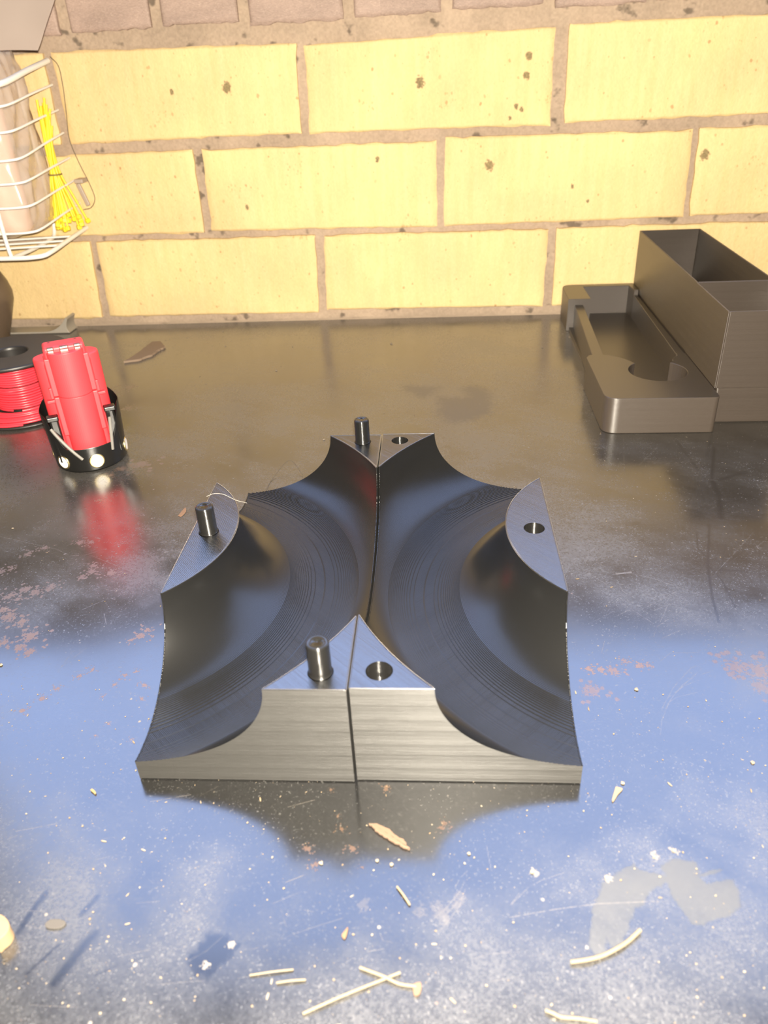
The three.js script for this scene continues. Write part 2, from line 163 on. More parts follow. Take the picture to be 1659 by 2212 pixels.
// ---------------------------------------------------------------- workbench top: black sheet, scratched, rust-flecked and dusty
const FEAT = {"scratch":[[0.3,0.8,0.3447,0.6372,0.359,0.6333],[0.25,0.5,0.341,0.642,0.3456,0.6391],[0.3,0.8,0.3914,0.6225,0.4065,0.6188],[0.3,0.7,0.4455,0.6232,0.4553,0.6197],[0.3,0.9,0.4501,0.6538,0.4588,0.6495],[0.25,0.8,0.5011,0.6324,0.5044,0.6353],[0.35,0.8,0.5258,0.6633,0.5411,0.6599,0.5548,0.6575,0.5742,0.6559],[0.3,0.6,0.5261,0.6594,0.5328,0.6526,0.5377,0.6497,0.5455,0.6467],[0.25,0.55,0.5085,0.6529,0.5102,0.6498,0.5125,0.6473],[0.25,0.55,0.4994,0.6662,0.5046,0.6616,0.5101,0.6546,0.5124,0.6485],[0.25,0.55,0.5036,0.6682,0.5095,0.6603,0.5117,0.6539],[0.25,0.55,0.5041,0.6644,0.5106,0.6569],[0.25,0.55,0.5196,0.637,0.5208,0.647],[0.25,0.55,0.4786,0.6767,0.4852,0.6752],[0.25,0.55,0.4428,0.6772,0.4477,0.6757],[0.25,0.55,0.4471,0.6616,0.4568,0.6566],[0.25,0.55,0.452,0.6734,0.4615,0.6693,0.4712,0.6657],[0.25,0.55,0.4503,0.6637,0.4529,0.6691],[0.25,0.55,0.5137,0.677,0.5188,0.6753,0.5279,0.6744],[0.25,0.55,0.5189,0.6836,0.5272,0.6818],[0.25,0.55,0.4838,0.67,0.485,0.6726,0.4881,0.673],[0.25,0.55,0.4612,0.6639,0.4579,0.6634],[0.25,0.55,0.5254,0.6602,0.5295,0.655],[0.25,0.5,0.3905,0.7059,0.401,0.7063],[0.25,0.5,0.4003,0.6633,0.4081,0.6622],[0.25,0.5,0.4173,0.6888,0.4298,0.6873],[0.25,0.5,0.4408,0.6861,0.4474,0.6849],[0.25,0.5,0.373,0.679,0.3757,0.6769],[0.25,0.5,0.3655,0.6723,0.3783,0.6744],[0.25,0.5,0.3625,0.6673,0.371,0.6672],[0.25,0.5,0.4005,0.6811,0.4104,0.6785],[0.25,0.5,0.3826,0.6719,0.386,0.6712],[0.25,0.5,0.3803,0.6476,0.3844,0.6462],[0.25,0.5,0.3788,0.6966,0.3936,0.6966],[0.3,0.5,0.5926,0.5837,0.5952,0.5756,0.6013,0.5642,0.6094,0.5541,0.6164,0.5489,0.6232,0.5461],[0.3,0.5,0.597,0.571,0.6034,0.5612,0.6111,0.5531,0.6197,0.5446],[0.3,0.5,0.5995,0.5662,0.6046,0.5622,0.614,0.5591],[0.3,0.5,0.5967,0.5691,0.6047,0.5563,0.6157,0.5436,0.6231,0.5403],[0.3,0.5,0.6011,0.5623,0.6098,0.5551,0.6147,0.5525],[0.3,0.5,0.6031,0.5395,0.6088,0.5339,0.6222,0.5331],[0.3,0.5,0.6041,0.5224,0.6073,0.5151,0.6142,0.5088],[0.3,0.5,0.6076,0.5235,0.6175,0.5174],[0.3,0.55,0.5822,0.4597,0.5848,0.4517,0.5901,0.4443],[0.3,0.55,0.5853,0.4573,0.5918,0.4477,0.6005,0.4418],[0.3,0.55,0.5877,0.4589,0.594,0.4501,0.6012,0.4452],[0.3,0.55,0.5903,0.4613,0.596,0.4542,0.6012,0.4501],[0.3,0.55,0.5841,0.4566,0.5908,0.4636],[0.3,0.55,0.6071,0.393,0.6174,0.3937,0.6255,0.3972],[0.3,0.55,0.606,0.399,0.6158,0.3995],[0.3,0.55,0.6264,0.3932,0.6218,0.4098,0.6198,0.4126],[0.3,0.55,0.6088,0.4125,0.6091,0.4209,0.6071,0.4263],[0.3,0.55,0.5903,0.4208,0.5949,0.4298],[0.3,0.55,0.6137,0.4351,0.6264,0.4411],[0.3,0.55,0.5797,0.4675,0.6048,0.4711,0.6164,0.4762,0.6358,0.4902],[0.3,0.55,0.5839,0.4735,0.5929,0.485],[0.3,0.55,0.5956,0.4749,0.5967,0.4864,0.5986,0.4891],[0.3,0.55,0.6074,0.4959,0.6131,0.4904,0.6235,0.4876],[0.3,0.55,0.6053,0.4999,0.6149,0.4931,0.6239,0.4862],[0.3,0.55,0.5872,0.3718,0.5947,0.3898,0.5996,0.4162],[0.3,0.55,0.573,0.4065,0.599,0.3939],[0.3,0.55,0.6174,0.3961,0.6026,0.396],[0.3,0.55,0.6394,0.3406,0.6557,0.3445,0.6707,0.34],[0.3,0.55,0.6349,0.3464,0.6581,0.312],[0.3,0.55,0.6566,0.3492,0.6717,0.34],[0.3,0.55,0.6951,0.3333,0.7025,0.3501],[0.3,0.55,0.6338,0.3005,0.6251,0.3462],[0.3,0.55,0.6481,0.4702,0.6808,0.4301],[0.3,0.55,0.6775,0.4453,0.6856,0.437],[0.3,0.55,0.6793,0.4065,0.6914,0.415],[0.3,0.55,0.6087,0.5025,0.6198,0.4958],[0.3,0.55,0.5978,0.5012,0.6063,0.5126],[0.3,0.55,0.5895,0.5072,0.5978,0.5012],[0.3,0.55,0.5691,0.4879,0.5749,0.4934],[0.3,0.55,0.5701,0.5345,0.5731,0.5367],[0.3,0.55,0.5776,0.5344,0.5808,0.5251],[0.3,0.55,0.6097,0.5114,0.6171,0.4971],[0.3,0.55,0.6465,0.4193,0.6446,0.4282],[1.2,0.8,0.5949,0.4716,0.6043,0.4696],[0.35,0.6,0.2324,0.4331,0.2743,0.4469,0.2863,0.4538,0.2943,0.4538,0.3142,0.4406],[0.35,0.6,0.2988,0.4538,0.3356,0.4735],[0.35,0.6,0.3226,0.5516,0.3234,0.5377],[0.35,0.6,0.3229,0.5481,0.3295,0.5344],[0.35,0.6,0.3301,0.5515,0.3361,0.5504],[0.35,0.6,0.3208,0.435,0.3292,0.4422],[0.35,0.6,0.3229,0.4969,0.3147,0.5045],[0.35,0.6,0.3278,0.5074,0.3325,0.5163]],"film":[[0.5575,0.6505,0.5641,0.6456,0.5699,0.6425,0.571,0.6448,0.5795,0.6462,0.58,0.6485,0.5729,0.6527,0.5692,0.6577,0.5665,0.6589,0.5651,0.6621,0.5632,0.6653,0.5616,0.6684,0.558,0.672,0.5564,0.6706,0.5558,0.6686,0.5544,0.6736,0.5519,0.6744,0.5498,0.6723,0.5508,0.6678,0.5522,0.6637,0.5526,0.66,0.555,0.6561],[0.5788,0.6428,0.5831,0.6399,0.5912,0.6411,0.5909,0.6458,0.5984,0.6432,0.5992,0.6438,0.5907,0.6467,0.5921,0.6489,0.6013,0.6472,0.6021,0.651,0.6008,0.6565,0.5957,0.6604,0.5899,0.6616,0.587,0.6633,0.5836,0.6634,0.5819,0.6588,0.5796,0.6541,0.5797,0.6496]],"darkMark":[[2.8,0.8,0.3673,0.6612,0.3656,0.6669,0.3644,0.6745],[2.6,0.7,0.3859,0.6616,0.383,0.6679],[4.4,0.8,0.39,0.6745,0.3868,0.6817,0.3837,0.69],[1.4,0.6,0.3796,0.6785,0.3735,0.6876],[0.5,0.8,0.4011,0.684,0.3957,0.6871],[0.8,0.4,0.4111,0.6807,0.4046,0.6824],[3.0,0.7,0.6913,0.3206,0.6766,0.3655],[4.43,0.8,0.6758,0.3698,0.6748,0.3867,0.6676,0.4139],[3.6,0.6,0.6805,0.3677,0.7002,0.3569],[1.8,0.8,0.659,0.4212,0.6461,0.4627,0.6402,0.4916,0.6376,0.511],[1.2,0.7,0.6461,0.4627,0.6493,0.4775,0.6489,0.4995],[1.2,0.7,0.6491,0.43,0.6454,0.4469,0.6475,0.4549],[0.9,0.7,0.6618,0.442,0.6507,0.4702],[2.8,0.5,0.6516,0.4672,0.6645,0.4687],[0.8,0.5,0.6777,0.4485,0.6676,0.4803],[2.8,0.5,0.6346,0.5379,0.6338,0.5496],[2.4,0.5,0.6688,0.3096,0.6711,0.3541]],"darkpoly":[[0.4282,0.6724,0.4337,0.6732,0.439,0.6761,0.4371,0.6791,0.4341,0.6831,0.4315,0.6865,0.4274,0.6858,0.4232,0.6802,0.4269,0.675]],"stain":[[0.4998,0.2209,0.5113,0.2247,0.5241,0.222,0.5194,0.2047,0.5301,0.1981,0.5426,0.2092,0.5438,0.2359,0.5402,0.2575,0.5277,0.2689,0.5109,0.2741,0.5013,0.2591],[0.4703,0.1953,0.501,0.2003,0.4959,0.214,0.4883,0.2238,0.4707,0.206]],"rust":[[0.57,0.5454,1.6,0.9],[0.5755,0.5456,1.4,0.9],[0.5809,0.5467,2.4,0.7],[0.5873,0.5398,1.4,0.6],[0.5929,0.5428,1.4,0.8],[0.5976,0.5421,1.4,0.7],[0.5691,0.5586,3.6,0.5],[0.6357,0.5427,4.4,0.5],[0.6448,0.5455,5.0,0.5],[0.6432,0.5557,4.0,0.4],[0.6377,0.5427,3.0,0.4],[0.2886,0.3376,5.1,0.8],[0.2764,0.3445,3.6,0.7],[0.2727,0.3542,2.1,0.7],[0.2782,0.3891,1.6,0.6],[0.2543,0.2969,2.4,0.5],[0.267,0.4948,1.6,0.7],[0.2698,0.4921,2.4,0.7],[0.2751,0.496,1.6,0.7],[0.2755,0.4868,2.4,0.7],[0.2826,0.4894,2.4,0.7],[0.2881,0.4867,1.6,0.7],[0.2714,0.5049,2.4,0.8],[0.2777,0.511,3.6,0.8],[0.2867,0.5145,2.4,0.8],[0.2969,0.526,3.6,0.8],[0.2847,0.5306,2.4,0.8],[0.2952,0.5349,2.4,0.8],[0.302,0.538,2.4,0.8],[0.3026,0.4757,2.1,0.6],[0.3054,0.47,2.1,0.6],[0.3048,0.4643,2.1,0.6],[0.2857,0.4397,2.1,0.6],[0.293,0.4398,2.1,0.6],[0.3179,0.4714,2.1,0.6],[0.3497,0.5286,1.4,0.8],[0.3537,0.5252,2.1,0.8],[0.3559,0.5207,2.1,0.8],[0.3173,0.5766,1.2,0.8],[0.3231,0.5688,1.2,0.8],[0.3273,0.5627,1.2,0.8],[0.3344,0.5539,1.2,0.8],[0.3384,0.5498,1.2,0.8],[0.2526,0.4702,2.1,0.6],[0.2569,0.4666,2.1,0.6],[0.2596,0.4523,2.1,0.6],[0.2666,0.4461,2.1,0.6],[0.2885,0.484,2.1,0.6],[0.3505,0.5669,0.8,0.8],[0.3531,0.5593,0.8,0.8],[0.3558,0.5535,1.2,0.8],[0.3674,0.5595,1.2,0.8],[0.3695,0.5683,0.8,0.8],[0.3604,0.5504,0.8,0.8],[0.3565,0.5901,0.6,0.9],[0.3728,0.5918,0.67,0.9],[0.3597,0.5834,0.6,0.9],[0.2177,0.1997,3.6,0.7],[0.2259,0.1872,4.5,0.7],[0.2412,0.2351,3.6,0.7],[0.2069,0.1937,3.6,0.7],[0.4673,0.6321,1.0,0.5],[0.4822,0.6136,1.0,0.5],[0.461,0.615,0.5,0.5],[0.4652,0.6266,0.5,0.5],[0.5047,0.6281,1.0,0.5],[0.5038,0.6305,1.0,0.5],[0.4557,0.6405,1.0,0.5],[0.4717,0.64,1.12,0.5],[0.4759,0.6471,0.5,0.5],[0.4592,0.6468,1.0,0.5]],"white":[[0.502,0.6606,2.0,0.15],[0.5041,0.6616,2.0,0.15],[0.5089,0.6592,2.0,0.15],[0.4966,0.6625,2.0,0.15],[0.5046,0.6644,2.0,0.15],[0.4777,0.661,2.0,0.15],[0.5095,0.6569,2.0,0.15],[0.5036,0.6633,2.0,0.15],[0.56,0.6481,1.4,0.8],[0.5349,0.647,1.4,0.8],[0.5847,0.6369,1.4,0.8],[0.5775,0.6392,1.4,0.8],[0.4298,0.6828,1.3,0.9],[0.4361,0.6757,1.3,0.9],[0.5228,0.172,6,0.25],[0.5201,0.1681,6,0.25]],"straw":[[0.4786,0.6817,0.4869,0.6845,0.4909,0.686,0.4963,0.6867],[0.4629,0.6957,0.4741,0.6904,0.4859,0.685,0.4912,0.6828],[0.4446,0.6854,0.4516,0.6842,0.4579,0.6831],[0.4534,0.6873,0.4579,0.6866,0.4622,0.686],[0.4887,0.6544,0.4911,0.6576,0.4933,0.6607],[0.5436,0.6774,0.5489,0.6766,0.5537,0.675,0.5587,0.6726,0.5622,0.6703,0.5668,0.6666],[0.5343,0.6916,0.5364,0.6925,0.5384,0.6932,0.5435,0.6936,0.5486,0.694]],"chip":[[0.477,0.6302,0.4801,0.6301,0.4854,0.6329,0.4906,0.6371,0.4926,0.6404,0.4899,0.6395,0.4848,0.6367,0.4795,0.6331],[0.1977,0.1257,0.2032,0.0996,0.2066,0.0674,0.2151,0.0665,0.2253,0.083,0.2211,0.0966,0.22,0.1074,0.2108,0.1213],[0.3569,0.6726,0.3592,0.6726,0.362,0.6741,0.3639,0.6762,0.3641,0.6786,0.3629,0.6805,0.3615,0.6814],[0.3724,0.6721,0.3733,0.6706,0.3759,0.6702,0.3785,0.6706,0.3794,0.6717,0.3783,0.6731,0.3758,0.6735,0.3735,0.6732],[0.4953,0.6859,0.4974,0.6853,0.4978,0.6869,0.4972,0.6888,0.4958,0.6892,0.4953,0.6878],[0.4725,0.6702,0.4735,0.669,0.4734,0.6714,0.4728,0.673,0.4717,0.6718],[0.3661,0.6185,0.3668,0.6179,0.3687,0.6193,0.3687,0.6202,0.3674,0.6194],[0.5698,0.6105,0.5722,0.6115,0.5699,0.6143,0.5676,0.6175,0.5674,0.6162],[0.3379,0.4101,0.3395,0.4004,0.3415,0.4051,0.3402,0.4107]],"crumb":[[0.4543,0.0869],[0.4537,0.0841],[0.352,0.154],[0.3556,0.0873],[0.5243,0.022],[0.4533,0.0855],[0.4159,0.3014],[0.2863,0.0814],[0.2717,0.0327],[0.6121,0.043],[0.6217,0.0675],[0.6266,0.0779],[0.5977,0.1059],[0.2364,0.4244],[0.2925,0.5477],[0.5886,0.5582],[0.6246,0.5974],[0.5728,0.6087],[0.4812,0.6448],[0.4863,0.646],[0.4615,0.6464],[0.5134,0.6409],[0.5349,0.6469],[0.5599,0.6482],[0.5846,0.637],[0.5775,0.6396]],"fiber":[[0.3876,0.3775,0.3893,0.3622,0.3986,0.3461,0.4092,0.3579]]};
{
  // every mark is laid down in bench coordinates, so the three maps of the top agree where they meet
  const flecks = []; for (let i = 0; i < 5200; i++) flecks.push([rr(0, 0.95), rr(0.0, 0.76), 0.12 + 0.5 * Math.pow(rnd(), 5), rr(0.3, 1), rnd()]);
  const fine = []; for (let i = 0; i < 420; i++) { const x = rr(0.05, 0.9), z = rr(0.3, 0.76), a = rr(-0.5, 0.9), l = rr(0.002, 0.02), k = rr(-0.15, 0.15); fine.push([rr(0.1, 0.2), rr(0.12, 0.5), x, z, x + l * 0.5 * Math.cos(a), z - l * 0.5 * Math.sin(a), x + l * Math.cos(a + k), z - l * Math.sin(a + k)]); }
  function benchMaps(x0, x1, z0, z1, w, h, marks) {
    const sx = w / (x1 - x0), sz = h / (z1 - z0), L = () => new Float32Array(w * h);
    const light = L(), dark = L(), film = L(), rust = L(), stain = L(), white = L();
    function dab(m, x, z, r, a, rag = 0.5) { // ragged blob, r in metres
      const rx = r * sx, rz = r * sz, cx = (x - x0) * sx, cz = (z - z0) * sz; if (cx < -rx * 2 || cz < -rz * 2 || cx > w + rx * 2 || cz > h + rz * 2) return;
      for (let j = Math.max(0, Math.floor(cz - rz * 1.6 - 1)); j <= Math.min(h - 1, cz + rz * 1.6 + 1); j++) for (let i = Math.max(0, Math.floor(cx - rx * 1.6 - 1)); i <= Math.min(w - 1, cx + rx * 1.6 + 1); i++) {
        const px = x0 + i / sx, pz = z0 + j / sz, d = Math.hypot((i - cx) / Math.max(rx, 0.6), (j - cz) / Math.max(rz, 0.6)) + (fbm(px * 1400, pz * 1400, 3) - 0.5) * rag * 2.4, v = a * (1 - sm(0.7, 1.15, d)); const k = j * w + i; if (v > m[k]) m[k] = v; } }
    function stroke(m, q, soft = 0) {
      const wd = q[0] * 0.001, a = q[1];
      for (let k = 2; k + 3 < q.length; k += 2) { const n = Math.ceil(Math.hypot((q[k + 2] - q[k]) * sx, (q[k + 3] - q[k + 1]) * sz) / 0.7) + 1;
        for (let t = 0; t <= n; t++) { const x = q[k] + (q[k + 2] - q[k]) * t / n, z = q[k + 1] + (q[k + 3] - q[k + 1]) * t / n, g = fbm(x * 500, z * 500, 2);
          const rx = Math.max(wd * 0.5 * sx, 0.5), rz = Math.max(wd * 0.5 * sz, 0.5), thin = Math.min(1, wd * 0.5 * Math.sqrt(sx * sz) / 0.5), cx = (x - x0) * sx, cz = (z - z0) * sz;
          if (cx < -9 || cz < -9 || cx > w + 9 || cz > h + 9) continue;
          for (let j = Math.max(0, Math.floor(cz - rz - 1)); j <= Math.min(h - 1, cz + rz + 1); j++) for (let i = Math.max(0, Math.floor(cx - rx - 1)); i <= Math.min(w - 1, cx + rx + 1); i++) {
            const d = Math.hypot((i - cx) / rx, (j - cz) / rz), v = a * thin * (soft ? (1 - sm(0.1, 1, d)) * (0.55 + 0.7 * fbm((x0 + i / sx) * 900, (z0 + j / sz) * 900, 2)) : (1 - sm(0.6, 1.3, d)) * sm(0.15, 0.55, g)); const kk = j * w + i; if (v > m[kk]) m[kk] = v; } } } }
    function area(m, q, a, soft) { // polygon with an edge of its own
      const n = q.length / 2; let bx0 = 1e9, bx1 = -1e9, bz0 = 1e9, bz1 = -1e9; for (let k = 0; k < n; k++) { bx0 = Math.min(bx0, q[2 * k]); bx1 = Math.max(bx1, q[2 * k]); bz0 = Math.min(bz0, q[2 * k + 1]); bz1 = Math.max(bz1, q[2 * k + 1]); }
      const pad = soft * 2 + 0.001;
      for (let j = Math.max(0, Math.floor((bz0 - pad - z0) * sz)); j <= Math.min(h - 1, (bz1 + pad - z0) * sz); j++) for (let i = Math.max(0, Math.floor((bx0 - pad - x0) * sx)); i <= Math.min(w - 1, (bx1 + pad - x0) * sx); i++) {
        const x = x0 + i / sx, z = z0 + j / sz; let ins = false, dm = 1e9;
        for (let k = 0, l = n - 1; k < n; l = k++) { const ax = q[2 * k], az = q[2 * k + 1], bx = q[2 * l], bz = q[2 * l + 1]; if ((az > z) !== (bz > z) && x < (bx - ax) * (z - az) / (bz - az) + ax) ins = !ins; const ex = bx - ax, ez = bz - az, t = Math.max(0, Math.min(1, ((x - ax) * ex + (z - az) * ez) / (ex * ex + ez * ez))); dm = Math.min(dm, Math.hypot(x - ax - ex * t, z - az - ez * t)); }
        const d = (ins ? dm : -dm) + (fbm(x * 700, z * 700, 3) - 0.5) * soft * 2.5, v = a * sm(-soft, soft, d); const kk = j * w + i; if (v > m[kk]) m[kk] = v; } }
    if (marks) {
      for (const q of FEAT.scratch) stroke(light, q); for (const q of fine) stroke(light, q);
      for (const q of FEAT.film) area(film, q, 1, 0.0005); for (const q of FEAT.darkMark) stroke(dark, [q[0] * 1.25, q[1], ...q.slice(2)], 1);  // dark strokes: smears at front left, branch-like streaks at right
      for (const q of FEAT.darkpoly) area(dark, q, 1, 0.0012); for (const q of FEAT.stain) area(stain, q, 0.8, 0.006);
      for (const [x, z, r, a] of FEAT.rust) { dab(rust, x, z, r * 0.001, a * 0.85, 1.1); for (let k = 0; k < 10; k++) { const o = hash(k, Math.round(x * 9999)), p = hash(k + 77, Math.round(z * 9999)); dab(rust, x + (o - 0.5) * r * 0.006, z + (p - 0.5) * r * 0.005, r * 0.0003, a * 0.8); } }
      for (const [x, z, r, a] of FEAT.white) dab(white, x, z, r * 0.001, a, 1);
      for (const [x, z, r, a, k] of flecks) { const lim = fbm(x * 14, z * 14, 2); if (k < sm(0.3, 0.6, lim) * 0.7 + 0.3) dab(k > 0.75 ? rust : white, x, z, r * 0.001, a, 0.3); }
    }
    const colour = new Uint8Array(w * h * 4), rough = new Uint8Array(w * h * 4);
    for (let j = 0; j < h; j++) for (let i = 0; i < w; i++) {
      const k = j * w + i, x = x0 + (i + 0.5) / sx, z = z0 + (j + 0.5) / sz;
      const big = fbm(x * 9 + 3, z * 9, 4), mid = fbm(x * 45, z * 45 + 7, 4), gr = fbm(x * 1500, z * 1500, 2), wipe = fbm((x + z * 0.6) * 14 + 30, (z - x * 0.6) * 120, 4);
      const grains = sm(0.8, 0.93, vnoise(x * 2100 + 7, z * 2100)) * (0.4 + 1.2 * vnoise(x * 60, z * 60 + 5));
      // dust: a film of grains in wiped patches
      let dust = sm(0.28, 0.75, 0.5 * big + 0.3 * mid + 0.2 * wipe + 0.07) * (0.35 + 0.9 * gr);
      const sparse = 1 - sm(0.75, 1.15, Math.hypot((x - 0.47) / 0.17, (z - 0.55) / 0.125) + (mid - 0.5) * 0.5 + (big - 0.5) * 0.5); // less dust in a ragged oval round the mould
      dust = (dust * 0.5 * (1 - 0.85 * sparse) * (0.85 + 0.5 * sm(0.35, 0.65, big)) + grains * 0.45) * (1 - dark[k]);
      let r = 0.0055 + 0.056 * dust, g = 0.0055 + 0.054 * dust, b = 0.0055 + 0.051 * dust, ro = 0.1 + 0.05 * mid + 0.07 * big + 0.22 * dust + 0.02 * gr;
      const mix = (a, R, G, B, Q) => { r += (R - r) * a; g += (G - g) * a; b += (B - b) * a; ro += (Q - ro) * a; };
      mix(stain[k], 0.012, 0.009, 0.007, 0.45); mix(dark[k] * 0.6, 0.003, 0.003, 0.003, 0.22); mix(film[k] * (0.55 + 0.5 * mid), 0.032, 0.031, 0.026, 0.5); mix(light[k] * 0.75, 0.09, 0.078, 0.064, 0.45); mix(rust[k] * 0.7, 0.15, 0.075, 0.034, 0.7); mix(white[k] * 0.8, 0.16, 0.135, 0.105, 0.7);
      colour[4 * k] = 255 * toS(Math.min(1, r)); colour[4 * k + 1] = 255 * toS(Math.min(1, g)); colour[4 * k + 2] = 255 * toS(Math.min(1, b)); colour[4 * k + 3] = 255;
      rough[4 * k] = rough[4 * k + 1] = rough[4 * k + 2] = 255 * Math.min(1, ro); rough[4 * k + 3] = 255;
    }
    const mk = (d, srgb) => { const t = new THREE.DataTexture(d, w, h, THREE.RGBAFormat); t.magFilter = THREE.LinearFilter; t.minFilter = THREE.LinearFilter; if (srgb) t.colorSpace = THREE.SRGBColorSpace; t.needsUpdate = true; return t; };
    return new THREE.MeshPhysicalMaterial({ map: mk(colour, true), roughnessMap: mk(rough, false), roughness: 1, metalness: 0, ior: 2.1, sheen: 1, sheenColor: lin(0.6, 0.52, 0.44), sheenRoughness: 0.6 });
  }
  const X = [-0.8, 0.0, 0.22, 0.79, 0.96, 1.8], Z = [0.0005, 0.46, 0.78, 0.9];
  const mats = [benchMaps(0, 0.96, 0, 0.46, 2048, 1024, true), benchMaps(0.22, 0.79, 0.46, 0.78, 2048, 1400, true), benchMaps(-0.8, 1.8, 0, 0.9, 1024, 512, false)];
  const ext = [[0, 0.96, 0, 0.46], [0.22, 0.79, 0.46, 0.78], [-0.8, 1.8, 0, 0.9]];
  const P = [], N = [], U = [], byMat = [[], [], []];
  for (let j = 0; j < 3; j++) for (let i = 0; i < 5; i++) {
    const m = j === 0 && i >= 1 && i <= 3 ? 0 : j === 1 && i === 2 ? 1 : 2, [a, b, c, d] = ext[m], k = P.length / 3;
    for (const [x, z] of [[X[i], Z[j]], [X[i + 1], Z[j]], [X[i + 1], Z[j + 1]], [X[i], Z[j + 1]]]) { P.push(x, 0, z); N.push(0, 1, 0); U.push((x - a) / (b - a), (z - c) / (d - c)); }
    byMat[m].push(k, k + 3, k + 2, k, k + 2, k + 1);
  }
  const k0 = P.length / 3, T = 0.03, e = box(X[0], X[5], -T, -0.0001, Z[0], Z[3]).toNonIndexed();
  for (let i = 0; i < e.attributes.position.count; i++) { P.push(e.attributes.position.getX(i), e.attributes.position.getY(i), e.attributes.position.getZ(i)); N.push(e.attributes.normal.getX(i), e.attributes.normal.getY(i), e.attributes.normal.getZ(i)); U.push(0.5, 0.5); byMat[2].push(k0 + i); }
  const I = byMat.flat(); const groups = []; let at = 0; byMat.forEach((l, m) => { groups.push([at, l.length, m]); at += l.length; });
  const bench = thing('workbench', 'black glossy workbench top, scratched and dusty, against the brick wall', 'workbench');
  part('bench_top', buildGeo(P, N, U, I, groups), mats, bench);
  const lm = new THREE.MeshStandardMaterial({ color: lin(0.05, 0.04, 0.035), roughness: 0.7 });
  for (const [x, z] of [[-0.7, 0.08], [1.7, 0.08], [-0.7, 0.8], [1.7, 0.8]]) part('leg', box(x - 0.04, x + 0.04, -0.9, -T, z - 0.04, z + 0.04), lm, bench);
}

// ---------------------------------------------------------------- printed plastic
const layerNormals = (() => { // printed layers: rounded beads, 64 to the tile, with the odd proud or starved one
  const n = 64, s = 8, off = [], amp = []; for (let i = 0; i < n; i++) { off.push((hash(i, 5) - 0.5) * 0.3); amp.push(0.72 + hash(i, 9) * 0.22 + (hash(i, 31) > 0.9 ? 0.25 : 0)); }
  return texOf(128, n * s, (i, j) => { const l = Math.floor(j / s), t = (j % s + 0.5) / s * 2 - 1, wob = (fbm(i * 0.25, j * 0.6, 2) - 0.5) * 0.5, ny = Math.max(-0.85, Math.min(0.85, (t + off[l] * 0.35) * amp[l] * 1.05 + wob * 0.18)), nx = (fbm(i * 0.5 + 90, j * 0.2, 2) - 0.5) * 0.12, nz = Math.sqrt(Math.max(0.05, 1 - ny * ny - nx * nx)); return [nx * 0.5 + 0.5, ny * 0.5 + 0.5, nz * 0.5 + 0.5]; });
})();
const BEAD = 0.0002 * 64; // metres of wall height to one tile
const blackLined = new THREE.MeshPhysicalMaterial({ color: lin(0.023, 0.0222, 0.0205), roughness: 0.44, ior: 1.5, normalMap: layerNormals, normalScale: new THREE.Vector2(1, 1) });
const blackHatch = new THREE.MeshPhysicalMaterial({ color: lin(0.007, 0.007, 0.007), roughness: 0.17, ior: 2.1, normalMap: layerNormals, normalScale: new THREE.Vector2(0.22, 0.22) });
const blackTread = new THREE.MeshPhysicalMaterial({ color: lin(0.007, 0.007, 0.007), roughness: 0.27, ior: 1.5, normalMap: layerNormals, normalScale: new THREE.Vector2(0.4, 0.4) }), blackRib = new THREE.MeshPhysicalMaterial({ color: lin(0.007, 0.007, 0.007), roughness: 0.25, ior: 1.5 });
const blackPlain = new THREE.MeshPhysicalMaterial({ color: lin(0.006, 0.006, 0.006), roughness: 0.24, ior: 2.1, sheen: 1, sheenColor: lin(0.6, 0.52, 0.44), sheenRoughness: 0.6 });
const beadsOnPeg = layerNormals.clone(); beadsOnPeg.needsUpdate = true;
const blackGloss = new THREE.MeshPhysicalMaterial({ color: lin(0.008, 0.0078, 0.0075), roughness: 0.19, ior: 1.55, normalMap: beadsOnPeg, normalScale: new THREE.Vector2(0.75, 0.75) });
function beadUV(g) { const p = g.attributes.position, u = g.attributes.uv; for (let i = 0; i < p.count; i++) u.setXY(i, u.getX(i) * 2, p.getY(i) / BEAD); return g; } // layers run round a turned part

